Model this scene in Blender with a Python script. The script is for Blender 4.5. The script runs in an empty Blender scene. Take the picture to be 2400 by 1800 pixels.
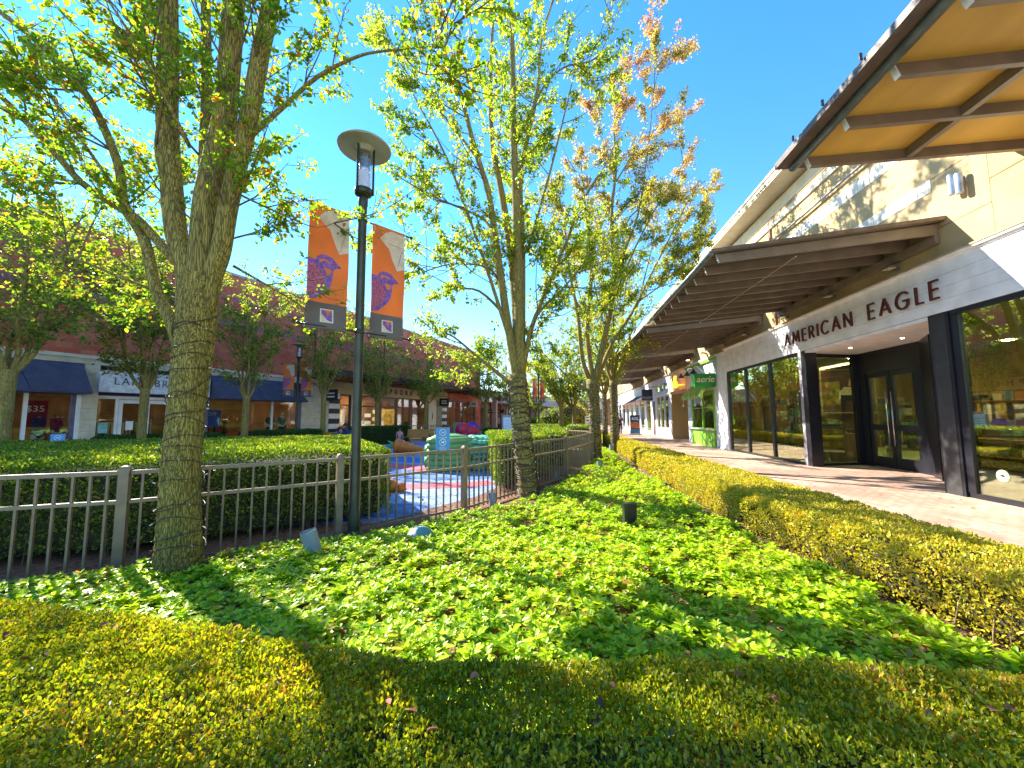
import bpy, bmesh, math, random
import numpy as np
from mathutils import Vector, Matrix, noise
R_=math.radians
C=bpy.context.scene.collection
rnd=random.Random(7)
# ------------------------------------------------------------------ materials
MATS={}
def _new(name):
    m=bpy.data.materials.new(name); m.use_nodes=True; m.node_tree.nodes.clear(); MATS[name]=m
    return m,m.node_tree.nodes,m.node_tree.links
def pm(name,col,rough=.6,metal=0,ns=6.,amt=.15,bump=0.,bs=None,stretch=(1,1,1),spec=.5,emit=0,col2=None,dist=.01):
    """painted / plain surface: base colour mottled by noise, optional bump"""
    if name in MATS: return MATS[name]
    m,N,L=_new(name)
    out=N.new('ShaderNodeOutputMaterial'); b=N.new('ShaderNodeBsdfPrincipled'); L.new(b.outputs[0],out.inputs[0])
    tc=N.new('ShaderNodeTexCoord'); mp=N.new('ShaderNodeMapping'); mp.inputs['Scale'].default_value=stretch
    L.new(tc.outputs['Object'],mp.inputs[0])
    n=N.new('ShaderNodeTexNoise'); n.inputs['Scale'].default_value=ns; n.inputs['Detail'].default_value=5; L.new(mp.outputs[0],n.inputs['Vector'])
    mx=N.new('ShaderNodeMix'); mx.data_type='RGBA'
    c2=col2 or tuple(max(0,c*(1-2*amt)) for c in col)
    c1=col if col2 else tuple(min(1,c*(1+amt)) for c in col)
    mx.inputs[6].default_value=(*c1,1); mx.inputs[7].default_value=(*c2,1)
    rp=N.new('ShaderNodeValToRGB'); rp.color_ramp.elements[0].position=.35; rp.color_ramp.elements[1].position=.68
    L.new(n.outputs['Fac'],rp.inputs[0]); L.new(rp.outputs[0],mx.inputs[0]); L.new(mx.outputs[2],b.inputs['Base Color'])
    b.inputs['Roughness'].default_value=rough; b.inputs['Metallic'].default_value=metal
    b.inputs['Specular IOR Level'].default_value=spec
    if emit: b.inputs['Emission Color'].default_value=(*col,1); b.inputs['Emission Strength'].default_value=emit
    if bump:
        n2=N.new('ShaderNodeTexNoise'); n2.inputs['Scale'].default_value=bs or ns*6; n2.inputs['Detail'].default_value=6; L.new(mp.outputs[0],n2.inputs['Vector'])
        bp=N.new('ShaderNodeBump'); bp.inputs['Strength'].default_value=bump; bp.inputs['Distance'].default_value=dist
        L.new(n2.outputs['Fac'],bp.inputs['Height']); L.new(bp.outputs[0],b.inputs['Normal'])
    return m
def leafmat(name,cols,trans,tf=.45,rough=.42,zt=None,ns=1.3):
    """leaf: colour differs leaf by leaf (and in loose clumps), light passes through"""
    m,N,L=_new(name)
    out=N.new('ShaderNodeOutputMaterial'); b=N.new('ShaderNodeBsdfPrincipled'); t=N.new('ShaderNodeBsdfTranslucent'); mx=N.new('ShaderNodeMixShader')
    g=N.new('ShaderNodeNewGeometry'); rp=N.new('ShaderNodeValToRGB'); rp.color_ramp.interpolation='LINEAR'
    tc=N.new('ShaderNodeTexCoord'); n=N.new('ShaderNodeTexNoise'); n.inputs['Scale'].default_value=ns; n.inputs['Detail'].default_value=3
    L.new(tc.outputs['Object'],n.inputs['Vector'])
    e=rp.color_ramp.elements
    while len(e)<len(cols): e.new(.5)
    for i,(p,c) in enumerate(cols): e[i].position=p; e[i].color=(*c,1)
    ad=N.new('ShaderNodeMath'); ad.operation='MULTIPLY_ADD'; ad.inputs[1].default_value=.9; ad.inputs[2].default_value=-.45
    L.new(n.outputs['Fac'],ad.inputs[0])
    a2=N.new('ShaderNodeMath'); a2.operation='ADD'; a2.use_clamp=True; L.new(ad.outputs[0],a2.inputs[0]); L.new(g.outputs['Random Per Island'],a2.inputs[1])
    L.new(a2.outputs[0],rp.inputs[0]); colsock=rp.outputs[0]
    if zt:   # older bronze leaves towards the top of the tree
        z0,z1,bc=zt; sp=N.new('ShaderNodeSeparateXYZ'); L.new(tc.outputs['Object'],sp.inputs[0])
        mr=N.new('ShaderNodeMapRange'); mr.inputs[1].default_value=z0; mr.inputs[2].default_value=z1; L.new(sp.outputs[2],mr.inputs[0])
        mm=N.new('ShaderNodeMath'); mm.operation='MULTIPLY'; L.new(mr.outputs[0],mm.inputs[0]); mm.use_clamp=True
        m3=N.new('ShaderNodeMath'); m3.operation='MULTIPLY_ADD'; m3.inputs[1].default_value=2.2; m3.inputs[2].default_value=-.5; L.new(n.outputs['Fac'],m3.inputs[0]); L.new(m3.outputs[0],mm.inputs[1])
        mc=N.new('ShaderNodeMix'); mc.data_type='RGBA'; L.new(mm.outputs[0],mc.inputs[0]); L.new(colsock,mc.inputs[6]); mc.inputs[7].default_value=(*bc,1); colsock=mc.outputs[2]
    L.new(colsock,b.inputs['Base Color']); b.inputs['Roughness'].default_value=rough; b.inputs['Specular IOR Level'].default_value=.4
    tm=N.new('ShaderNodeMix'); tm.data_type='RGBA'; tm.blend_type='MULTIPLY'; tm.inputs[0].default_value=1; L.new(colsock,tm.inputs[6]); tm.inputs[7].default_value=(*trans,1)
    L.new(tm.outputs[2],t.inputs['Color'])
    mx.inputs[0].default_value=tf; L.new(b.outputs[0],mx.inputs[1]); L.new(t.outputs[0],mx.inputs[2]); L.new(mx.outputs[0],out.inputs[0])
    return m
def glassmat(name,tint,base=.06,ior=1.5,gl=(1,1,1)):
    m,N,L=_new(name)
    out=N.new('ShaderNodeOutputMaterial'); t=N.new('ShaderNodeBsdfTransparent'); t.inputs[0].default_value=(*tint,1)
    g=N.new('ShaderNodeBsdfGlossy'); g.inputs['Roughness'].default_value=.01; g.inputs[0].default_value=(*gl,1)
    f=N.new('ShaderNodeLayerWeight'); f.inputs[0].default_value=.5; pw=N.new('ShaderNodeMath'); pw.operation='POWER'; pw.inputs[1].default_value=4; L.new(f.outputs['Facing'],pw.inputs[0])
    a=N.new('ShaderNodeMath'); a.operation='MULTIPLY_ADD'; a.inputs[1].default_value=.85; a.inputs[2].default_value=base*.6+.02; a.use_clamp=True
    L.new(pw.outputs[0],a.inputs[0]); mx=N.new('ShaderNodeMixShader'); L.new(a.outputs[0],mx.inputs[0]); L.new(t.outputs[0],mx.inputs[1]); L.new(g.outputs[0],mx.inputs[2]); L.new(mx.outputs[0],out.inputs[0])
    return m
def brickmat(name,c1,c2,mortar,w,h,ms,rot=(0,0,0),big=None,bigs=.4,rough=.85,bump=.25,bias=0):
    m,N,L=_new(name)
    out=N.new('ShaderNodeOutputMaterial'); b=N.new('ShaderNodeBsdfPrincipled'); L.new(b.outputs[0],out.inputs[0])
    tc=N.new('ShaderNodeTexCoord'); mp=N.new('ShaderNodeMapping'); mp.inputs['Rotation'].default_value=rot; L.new(tc.outputs['Object'],mp.inputs[0])
    k=N.new('ShaderNodeTexBrick'); k.inputs['Scale'].default_value=1; k.inputs['Brick Width'].default_value=w; k.inputs['Row Height'].default_value=h; k.inputs['Mortar Size'].default_value=ms
    k.inputs['Bias'].default_value=bias
    k.inputs['Color1'].default_value=(*c1,1); k.inputs['Color2'].default_value=(*c2,1); k.inputs['Mortar'].default_value=(*mortar,1); L.new(mp.outputs[0],k.inputs['Vector'])
    col=k.outputs['Color']
    n=N.new('ShaderNodeTexNoise'); n.inputs['Scale'].default_value=bigs; n.inputs['Detail'].default_value=4; L.new(mp.outputs[0],n.inputs['Vector'])
    rp=N.new('ShaderNodeValToRGB'); rp.color_ramp.elements[0].position=.4; rp.color_ramp.elements[1].position=.6; L.new(n.outputs['Fac'],rp.inputs[0])
    mx=N.new('ShaderNodeMix'); mx.data_type='RGBA'; mx.blend_type='MULTIPLY'; mx.inputs[7].default_value=(*(big or (.8,.8,.8)),1)
    L.new(rp.outputs[0],mx.inputs[0]); L.new(col,mx.inputs[6]); L.new(mx.outputs[2],b.inputs['Base Color']); b.inputs['Roughness'].default_value=rough
    bp=N.new('ShaderNodeBump'); bp.inputs['Strength'].default_value=bump; bp.inputs['Distance'].default_value=.01; bp.invert=True; L.new(k.outputs['Fac'],bp.inputs['Height']); L.new(bp.outputs[0],b.inputs['Normal'])
    return m
def barkmat(name,c1,c2,sc=14.):
    m,N,L=_new(name)
    out=N.new('ShaderNodeOutputMaterial'); b=N.new('ShaderNodeBsdfPrincipled'); L.new(b.outputs[0],out.inputs[0])
    tc=N.new('ShaderNodeTexCoord'); mp=N.new('ShaderNodeMapping'); mp.inputs['Scale'].default_value=(1,1,.11); L.new(tc.outputs['Object'],mp.inputs[0])
    n0=N.new('ShaderNodeTexNoise'); n0.inputs['Scale'].default_value=8; n0.inputs['Detail'].default_value=4; L.new(mp.outputs[0],n0.inputs['Vector'])
    ad=N.new('ShaderNodeMix'); ad.data_type='RGBA'; ad.inputs[0].default_value=.10; L.new(mp.outputs[0],ad.inputs[6]); L.new(n0.outputs['Color'],ad.inputs[7])
    v=N.new('ShaderNodeTexVoronoi'); v.feature='DISTANCE_TO_EDGE'; v.inputs['Scale'].default_value=sc*5; L.new(ad.outputs[2],v.inputs['Vector'])
    rp=N.new('ShaderNodeValToRGB'); rp.color_ramp.elements[0].position=.0; rp.color_ramp.elements[1].position=.22; rp.color_ramp.elements[0].color=(*c2,1); rp.color_ramp.elements[1].color=(*c1,1)
    L.new(v.outputs['Distance'],rp.inputs[0])
    n=N.new('ShaderNodeTexNoise'); n.inputs['Scale'].default_value=sc*1.5; n.inputs['Detail'].default_value=6; L.new(mp.outputs[0],n.inputs['Vector'])
    mx=N.new('ShaderNodeMix'); mx.data_type='RGBA'; mx.blend_type='OVERLAY'; mx.inputs[0].default_value=.55; L.new(rp.outputs[0],mx.inputs[6]); L.new(n.outputs['Fac'],mx.inputs[7])
    L.new(mx.outputs[2],b.inputs['Base Color']); b.inputs['Roughness'].default_value=.9; b.inputs['Specular IOR Level'].default_value=.2
    m1=N.new('ShaderNodeMath'); m1.operation='MULTIPLY_ADD'; m1.inputs[1].default_value=.5; L.new(n.outputs['Fac'],m1.inputs[0]); L.new(rp.outputs[0],m1.inputs[2])
    bp=N.new('ShaderNodeBump'); bp.inputs['Strength'].default_value=.9; bp.inputs['Distance'].default_value=.016; L.new(m1.outputs[0],bp.inputs['Height']); L.new(bp.outputs[0],b.inputs['Normal'])
    return m
def cloth(m,f=.45):
    N=m.node_tree.nodes; L=m.node_tree.links; o=[n for n in N if n.type=='OUTPUT_MATERIAL'][0]; b=[n for n in N if n.type=='BSDF_PRINCIPLED'][0]
    t=N.new('ShaderNodeBsdfTranslucent'); x=N.new('ShaderNodeMixShader'); x.inputs[0].default_value=f; L.new(b.inputs['Base Color'].links[0].from_socket,t.inputs[0]); L.new(b.outputs[0],x.inputs[1]); L.new(t.outputs[0],x.inputs[2]); L.new(x.outputs[0],o.inputs[0]); return m
# ------------------------------------------------------------------ objects
def tag(o,label=None,cat=None,group=None,kind=None):
    if label: o['label']=label
    if cat: o['category']=cat
    if group: o['group']=group
    if kind: o['kind']=kind
    return o
def thing(name,label,cat,loc=(0,0,0),rz=0,group=None):
    o=bpy.data.objects.new(name,None); C.objects.link(o); o.location=loc; o.rotation_euler=(0,0,rz); o.empty_display_size=.2
    return tag(o,label,cat,group)
def world_inv(p):
    M=Matrix.Identity(4)
    while p is not None:
        M=(Matrix.Translation(p.location) @ p.rotation_euler.to_matrix().to_4x4()) @ M; p=p.parent
    return M.inverted()
SPLIT={'awning_seam','fill_light_panel','grommet','side_wall','garment','pillar','brick_course','snow_guard','window_frame','downspout','column','counter','tile_band','downlight','pilaster','wall','window','door_surround','window_pane','white_stripe','black_stripe','frame','inner_stripe','shelf','end_leaf','shop_glass','conduit_clip','bracket_bar','header','base_wall','panel_moulding'}
class MB:
    def __init__(s): s.v=[]; s.f=[]; s.m=[]; s.mi=0; s.st=[]
    def add(s,vs,fs):
        k=len(s.v); s.st.append((k,len(s.f))); s.v+= [tuple(v) for v in vs]; s.f+=[tuple(i+k for i in f) for f in fs]; s.m+=[s.mi]*len(fs); return s
    def box(s,x0,x1,y0,y1,z0,z1):
        x0,x1=min(x0,x1),max(x0,x1); y0,y1=min(y0,y1),max(y0,y1)
        return s.add([(x0,y0,z0),(x1,y0,z0),(x1,y1,z0),(x0,y1,z0),(x0,y0,z1),(x1,y0,z1),(x1,y1,z1),(x0,y1,z1)],[(0,3,2,1),(4,5,6,7),(0,1,5,4),(1,2,6,5),(2,3,7,6),(3,0,4,7)])
    def hexa(s,b,t):
        return s.add(list(b)+list(t),[(0,3,2,1),(4,5,6,7),(0,1,5,4),(1,2,6,5),(2,3,7,6),(3,0,4,7)])
    def bar(s,p,q,w,h,up=(0,0,1)):
        p=Vector(p);q=Vector(q);d=(q-p).normalized();u=Vector(up); sd=d.cross(u)
        if sd.length<1e-4: sd=d.cross(Vector((1,0,0)))
        sd.normalize(); u=sd.cross(d)
        o=[sd*(-w/2)+u*(-h/2),sd*(w/2)+u*(-h/2),sd*(w/2)+u*(h/2),sd*(-w/2)+u*(h/2)]
        return s.hexa([p+a for a in o],[q+a for a in o])
    def tube(s,pts,rad,n=8,cap=True,closed=False):
        pts=[Vector(p) for p in pts]; m=len(pts)
        if not hasattr(rad,'__len__'): rad=[rad]*m
        prev=None; rings=[]
        for i,p in enumerate(pts):
            a=pts[max(0,i-1)] if not closed else pts[i-1]; b=pts[min(m-1,i+1)] if not closed else pts[(i+1)%m]
            d=(b-a); d=d.normalized() if d.length>1e-9 else Vector((0,0,1))
            if prev is None:
                x=d.cross(Vector((0,0,1))); x=x if x.length>.05 else d.cross(Vector((1,0,0)))
            else: x=prev-d*prev.dot(d)
            x.normalize(); prev=x; y=d.cross(x)
            rings.append([p+(x*math.cos(6.28318*j/n)+y*math.sin(6.28318*j/n))*rad[i] for j in range(n)])
        vs=[v for r in rings for v in r]; fs=[]
        for i in range(m-1 if not closed else m):
            i2=(i+1)%m
            for j in range(n): fs.append((i*n+j,i*n+(j+1)%n,i2*n+(j+1)%n,i2*n+j))
        if cap and not closed: fs.append(tuple(range(n))[::-1]); fs.append(tuple((m-1)*n+j for j in range(n)))
        return s.add(vs,fs)
    def lathe(s,prof,c=(0,0,0),n=20,axis=None,caps=True):
        """prof: (radius, height) list, about z at c (or along axis)"""
        A=Vector(axis).normalized() if axis else Vector((0,0,1)); X=A.cross(Vector((0,0,1)))
        X=X.normalized() if X.length>.01 else Vector((1,0,0)); Y=A.cross(X); c=Vector(c)
        vs=[c+A*h+(X*math.cos(6.28318*j/n)+Y*math.sin(6.28318*j/n))*r for r,h in prof for j in range(n)]; fs=[]
        for i in range(len(prof)-1):
            for j in range(n): fs.append((i*n+j,i*n+(j+1)%n,(i+1)*n+(j+1)%n,(i+1)*n+j))
        if caps: fs.append(tuple(range(n))[::-1]); fs.append(tuple((len(prof)-1)*n+j for j in range(n)))
        return s.add(vs,fs)
    def ell(s,c,r,n=12,m=8,M=None):
        c=Vector(c); vs=[];fs=[]
        for i in range(m+1):
            th=math.pi*i/m
            for j in range(n):
                a=6.28318*j/n; v=Vector((r[0]*math.sin(th)*math.cos(a),r[1]*math.sin(th)*math.sin(a),r[2]*math.cos(th)))
                if M: v=M@v
                vs.append(c+v)
        for i in range(m):
            for j in range(n): fs.append((i*n+j,(i+1)*n+j,(i+1)*n+(j+1)%n,i*n+(j+1)%n))
        return s.add(vs,fs)
    def prism(s,poly,z0,z1):
        n=len(poly); ar=sum(poly[i][0]*poly[(i+1)%n][1]-poly[(i+1)%n][0]*poly[i][1] for i in range(n))
        if ar<0: poly=poly[::-1]
        return s.add([(x,y,z0) for x,y in poly]+[(x,y,z1) for x,y in poly],[tuple(range(n))[::-1],tuple(range(n,2*n))]+[(i,(i+1)%n,n+(i+1)%n,n+i) for i in range(n)])
    def plate(s,poly,fn,t):
        """2-D polygon mapped by fn(u,v)->(point, normal); thickness t along the normal"""
        n=len(poly); P=[fn(*p) for p in poly]
        return s.add([Vector(p) for p,_ in P]+[Vector(p)+Vector(nn)*t for p,nn in P],[tuple(range(n))[::-1],tuple(range(n,2*n))]+[(i,(i+1)%n,n+(i+1)%n,n+i) for i in range(n)])
    def build(s,name,mat,parent=None,smooth=False,world=False,auto=False):
        if name in SPLIT and len(s.st)>1:
            o=None
            for i,(kv,kf) in enumerate(s.st):
                ev,ef=s.st[i+1] if i+1<len(s.st) else (len(s.v),len(s.f)); q=MB(); q.v=s.v[kv:ev]; q.f=[tuple(x-kv for x in f) for f in s.f[kf:ef]]; q.m=s.m[kf:ef]; q.st=[(0,0)]
                r_=q.build(name,mat,parent,smooth,world,auto); o=o or r_
            return o
        me=bpy.data.meshes.new(name); vs=s.v
        if world and parent is not None:
            M=world_inv(parent); vs=[tuple(M@Vector(v)) for v in vs]
        me.from_pydata([tuple(v) for v in vs],[],s.f)
        for m in (mat if isinstance(mat,(list,tuple)) else [mat]): me.materials.append(m)
        if isinstance(mat,(list,tuple)): me.polygons.foreach_set('material_index',s.m)
        if smooth: me.polygons.foreach_set('use_smooth',[True]*len(me.polygons))
        o=bpy.data.objects.new(name,me); C.objects.link(o); o.parent=parent
        bm=bmesh.new(); bm.from_mesh(me); bmesh.ops.recalc_face_normals(bm,faces=bm.faces); bm.to_mesh(me); bm.free()
        if auto: me.set_sharp_from_angle(angle=R_(35))
        return o
def struct(name,mb,mat,**k):
    return tag(mb.build(name,mat,**k),kind='structure')
def copy_tree(o,parent=None):
    c=o.copy(); C.objects.link(c); c.parent=parent
    for ch in list(KIDS(o)): copy_tree(ch,c)
    return c
def KIDS(o): return [x for x in C.objects if x.parent is o]
def text(name,s,size,mat,parent,org,right,up,depth=.01,sp=1.,shear=0,align='CENTER',bold=0,sx=1.):
    cu=bpy.data.curves.new(name,'FONT'); cu.body=s; cu.size=size; cu.extrude=depth/2; cu.align_x=align; cu.align_y='CENTER'; cu.space_character=sp; cu.shear=shear; cu.offset=bold; cu.resolution_u=3
    tmp=bpy.data.objects.new(name,cu); C.objects.link(tmp); dg=bpy.context.evaluated_depsgraph_get(); dg.update()
    me=bpy.data.meshes.new_from_object(tmp.evaluated_get(dg)); bpy.data.objects.remove(tmp); 
    r=Vector(right).normalized(); u=Vector(up).normalized(); n=r.cross(u)
    M=Matrix(((r.x*sx,u.x,n.x,org[0]),(r.y*sx,u.y,n.y,org[1]),(r.z*sx,u.z,n.z,org[2]),(0,0,0,1)))
    me.transform(M); me.materials.clear(); me.materials.append(mat)
    o=bpy.data.objects.new(name,me); C.objects.link(o); o.parent=parent; return o
# ------------------------------------------------------------------ leaves
def unit(a): return a/np.maximum(np.linalg.norm(a,axis=-1,keepdims=True),1e-9)
def leaves(name,pos,d,nrm,size,mat,parent,w=.5,fold=.12,curl=.0,world=True):
    pos=np.asarray(pos,float); d=unit(np.asarray(d,float)); N=len(pos)
    side=unit(np.cross(d,np.asarray(nrm,float)+1e-6)); nn=np.cross(side,d)
    size=np.broadcast_to(np.asarray(size,float),(N,))[:,None]
    if world and parent is not None:
        Mi=np.array(world_inv(parent)); pos=pos@Mi[:3,:3].T+Mi[:3,3]; d=d@Mi[:3,:3].T; side=side@Mi[:3,:3].T; nn=nn@Mi[:3,:3].T
    T=[(0,0,0),(.34,-w/2,fold),(.74,-w*.42,fold*.8-curl*.5),(1,0,-curl),(.74,w*.42,fold*.8-curl*.5),(.34,w/2,fold)]
    V=np.stack([pos+size*(u*d+v*side+z*nn) for u,v,z in T],1).reshape(-1,3)
    base=(np.arange(N)*6)[:,None]; F=np.concatenate([base+np.array([[0,1,2,3]]),base+np.array([[0,3,4,5]])],1).reshape(-1)
    me=bpy.data.meshes.new(name); me.vertices.add(N*6); me.vertices.foreach_set('co',V.astype(np.float32).ravel())
    me.loops.add(N*8); me.loops.foreach_set('vertex_index',F.astype(np.int32)); me.polygons.add(N*2)
    me.polygons.foreach_set('loop_start',np.arange(0,N*8,4,dtype=np.int32)); me.polygons.foreach_set('loop_total',np.full(N*2,4,np.int32))
    me.update(calc_edges=True); me.materials.append(mat)
    o=bpy.data.objects.new(name,me); C.objects.link(o); o.parent=parent; return o
def lump(p,k=1.):
    x,y,z=p[:,0],p[:,1],p[:,2]
    return (np.sin(x*2.1*k+1.3*np.sin(y*1.7*k))+np.sin(y*2.7*k+z*3*k+.9*np.sin(x*3.1*k))+.6*np.sin(x*6.3*k+y*5.1*k)+.5*np.sin(y*9.1*k-x*7*k+z*8*k))/3
# ------------------------------------------------------------------ camera, world, sun
cam=bpy.data.objects.new('Camera',bpy.data.cameras.new('Camera')); C.objects.link(cam)
cam.data.lens=13.5; cam.data.sensor_width=36; cam.data.clip_end=2000; cam.data.clip_start=.05
def cam_rot():
    F,cx,cy,vx,vy,roll=900.,1200.,900.,1318.,978.,R_(.35)
    v=Vector((vx-cx,vy-cy,F)).normalized(); u=Vector((-math.sin(roll),-math.cos(roll),0)); u.z=-(u.x*v.x+u.y*v.y)/v.z; u.normalize(); x=v.cross(u)
    rows=(x,v,u) # world axes in camera (right, down, forward) coordinates
    r=Vector([a[0] for a in rows]); dn=Vector([a[1] for a in rows]); f=Vector([a[2] for a in rows])
    return Matrix(((r.x,-dn.x,-f.x),(r.y,-dn.y,-f.y),(r.z,-dn.z,-f.z)))
cam.matrix_world=Matrix.Translation((0,0,1.6))@cam_rot().to_4x4()
S=bpy.context.scene; S.camera=cam
SUN=Vector((-.71,.40,.58)).normalized(); EL=math.asin(SUN.z); AZ=math.atan2(SUN.x,SUN.y)
w=bpy.data.worlds.new('World'); S.world=w; w.use_nodes=True; N=w.node_tree.nodes; L=w.node_tree.links; bg=N['Background']
sky=N.new('ShaderNodeTexSky'); sky.sky_type='NISHITA'; sky.sun_disc=False; sky.sun_elevation=EL; sky.sun_rotation=AZ%(2*math.pi); sky.air_density=1.0; sky.dust_density=.0; sky.ozone_density=2.0
hs=N.new('ShaderNodeHueSaturation'); hs.inputs['Saturation'].default_value=1.32; hs.inputs['Hue'].default_value=.50; hs.inputs['Value'].default_value=.80; L.new(sky.outputs[0],hs.inputs['Color']); L.new(hs.outputs[0],bg.inputs[0])
bg.inputs[1].default_value=.15
sl=bpy.data.lights.new('sun','SUN'); sl.energy=4.4; sl.angle=R_(.53); sl.color=(1,.93,.80); so=bpy.data.objects.new('sun',sl); C.objects.link(so); so.location=(-20,12,20); so.rotation_euler=SUN.to_track_quat('Z','Y').to_euler()
S.view_settings.view_transform='Standard'; S.view_settings.look='None'; S.view_settings.exposure=2.0; S.view_settings.gamma=1
S.cycles.max_bounces=7; S.cycles.transparent_max_bounces=12; S.cycles.diffuse_bounces=4; S.cycles.glossy_bounces=3; S.cycles.transmission_bounces=4; S.cycles.use_denoising=True
# ------------------------------------------------------------------ palette
metal_taupe=pm('taupe_metal',(.22,.16,.10),.45,.0,8,.1)
dark_metal=pm('dark_bronze_metal',(.035,.033,.03),.4,.2,5,.15)
black_frame=pm('black_frame',(.012,.012,.018),.35,0,4,.1)
canopy_paint=pm('canopy_paint',(.21,.165,.12),.45,0,3,.1)
white_paint=pm('white_paint',(.84,.85,.88),.5,0,3,.06)
grey_paint=pm('grey_white_paint',(.62,.66,.72),.55,0,2,.08)
tan_wall=pm('tan_stucco',(.47,.34,.17),.9,0,1.5,.08,.25,60)
tan2=pm('tan_stucco_yellow',(.50,.37,.16),.9,0,1.5,.08,.25,60)
cream=pm('cream_stone',(.66,.59,.46),.8,0,4,.08,.15,40)
cream_lt=pm('cream_trim',(.74,.66,.50),.7,0,3,.05)
ply=pm('plywood_soffit',(.66,.40,.07),.6,0,1.2,.14,0,stretch=(1,.3,1))
navy_cloth=pm('navy_awning_cloth',(.07,.075,.135),.85,0,3,.12,.1,200)
bark1=barkmat('bark_ridged',(.33,.265,.065),(.075,.055,.018),13)
bark2=barkmat('bark_smooth',(.34,.27,.08),(.13,.095,.03),16)
twigm=pm('twig_bark',(.13,.095,.05),.9,0,20,.2)
leaf1=leafmat('pear_leaf_near',[(0,(.06,.14,.012)),(.45,(.14,.23,.02)),(.85,(.28,.33,.03)),(.985,(.36,.16,.03))],(2.3,2.2,.7),.6)
leaf2=leafmat('pear_leaf_mid',[(0,(.08,.17,.02)),(.4,(.17,.26,.03)),(.85,(.34,.36,.05)),(1,(.38,.30,.06))],(2.1,2.0,.8),.6)
leaf3=leafmat('pear_leaf_bronze',[(0,(.08,.17,.02)),(.4,(.17,.25,.03)),(.85,(.34,.34,.05)),(1,(.38,.28,.07))],(2.1,1.95,.8),.6,zt=(6.5,13,(.36,.19,.18)))
leafbg=leafmat('street_leaf_far',[(0,(.06,.13,.025)),(.5,(.15,.22,.03)),(1,(.34,.32,.06))],(2.1,2.0,.8),.6)
boxl=leafmat('box_leaf',[(0,(.08,.15,.008)),(.4,(.22,.27,.012)),(.8,(.40,.37,.02)),(.96,(.48,.36,.03)),(1,(.34,.15,.03))],(1.7,1.6,.5),.45,.38,ns=2.2)
boxg=leafmat('golden_box_leaf',[(0,(.20,.24,.01)),(.35,(.44,.42,.025)),(.8,(.66,.57,.05)),(1,(.55,.34,.05))],(1.4,1.3,.5),.38,.38,ns=2)
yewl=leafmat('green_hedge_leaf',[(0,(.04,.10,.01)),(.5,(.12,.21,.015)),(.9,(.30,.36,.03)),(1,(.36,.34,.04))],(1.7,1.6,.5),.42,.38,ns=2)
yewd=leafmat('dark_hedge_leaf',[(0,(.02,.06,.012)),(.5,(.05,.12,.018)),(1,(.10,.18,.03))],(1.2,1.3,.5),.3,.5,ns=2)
packl=leafmat('ground_cover_leaf',[(0,(.08,.22,.006)),(.25,(.27,.45,.008)),(.65,(.50,.64,.012)),(.96,(.72,.76,.08)),(.99,(.45,.26,.05))],(1.25,1.3,.4),.45,.36,ns=1.6)
hedge_in=pm('hedge_dark_core',(.05,.045,.02),.95,0,12,.4,.5,30)  # dark tone of the solid cores added to stop light leaking through
mulch=pm('bark_mulch',(.22,.11,.06),.95,0,18,.3,1.,45,dist=.03)
leaf_dry=pm('dry_leaf',(.30,.09,.05),.8,0,3,.3)
glass_r=glassmat('shop_glass',(.80,.90,.68),.42,1.55,(1,1,.8))
glass_l=glassmat('shop_glass_shaded',(.80,.84,.82),.07,1.5)
glass_lamp=glassmat('lamp_glass',(.92,.93,.97),.12,1.45)
# ================================================================== GROUND
struct('ground',MB().prism([(-400,-400),(400,-400),(400,600),(-400,600)],-.5,-.012),pm('plaza_concrete',(.30,.27,.25),.85,0,.8,.15,.2,40))
FENCE=[(-8.2,1.75),(-6.35,2.62),(-4.50,3.49),(-2.97,4.89),(-1.67,6.47),(-.80,8.28),(.08,10.1),(.77,12.4),(1.25,14.6),(.2,16.5)]
bedpoly=[(-9,-.5),(3.3,-.5),(3.3,3),(3.2,10),(3.0,37),(1.6,37),(.9,20),(.9,16.5),(-.6,15),(-1.2,12.5),(-2.6,9),(-4.4,6.6),(-9,4.2)]
struct('planting_soil',MB().prism(bedpoly,-.3,.0),mulch)
walk=brickmat('brick_paving',(.44,.27,.20),(.58,.41,.32),(.28,.19,.14),.22,.11,.009,(0,0,R_(90)),(.74,.66,.64),.7,.8,.4)
struct('walkway',MB().prism([(3.42,-6),(16,-6),(16,90),(2.95,90),(2.95,38),(3.2,18)],-.3,.004),walk)
rub=pm('play_rubber',(.20,.31,.62),.8,0,2.2,.14,.4,120)
struct('playground_surface',MB().prism([(-9.5,5.6),(-4.7,5.4),(-2.85,5.75),(-1.75,7.9),(-1.5,9),(-1.9,14),(-1.5,20),(-3,26),(-11,25),(-13,16),(-12,8)],-.2,.002),rub)
def band(pts,wd,z0,name,m):
    mb=MB(); a=[];b=[]
    for i,p in enumerate(pts):
        q=pts[min(i+1,len(pts)-1)];o=pts[max(i-1,0)];dx,dy=q[0]-o[0],q[1]-o[1];l=math.hypot(dx,dy)
        ww=wd[i] if hasattr(wd,'__len__') else wd
        a.append((p[0]-dy/l*ww/2,p[1]+dx/l*ww/2));b.append((p[0]+dy/l*ww/2,p[1]-dx/l*ww/2))
    mb.prism(a+b[::-1],z0-.003,z0); return struct(name,mb,m)
pink=pm('play_rubber_red',(.62,.10,.14),.8,0,4,.1,.3,120); blu=pm('play_rubber_blue',(.05,.16,.46),.8,0,4,.15,.3,120); sky_b=pm('play_rubber_teal',(.12,.40,.48),.8,0,4,.1,.3,120)
arc=lambda cx,cy,r,a0,a1,n=16:[(cx+r*math.cos(R_(a0+(a1-a0)*i/n)),cy+r*math.sin(R_(a0+(a1-a0)*i/n))) for i in range(n+1)]
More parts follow.
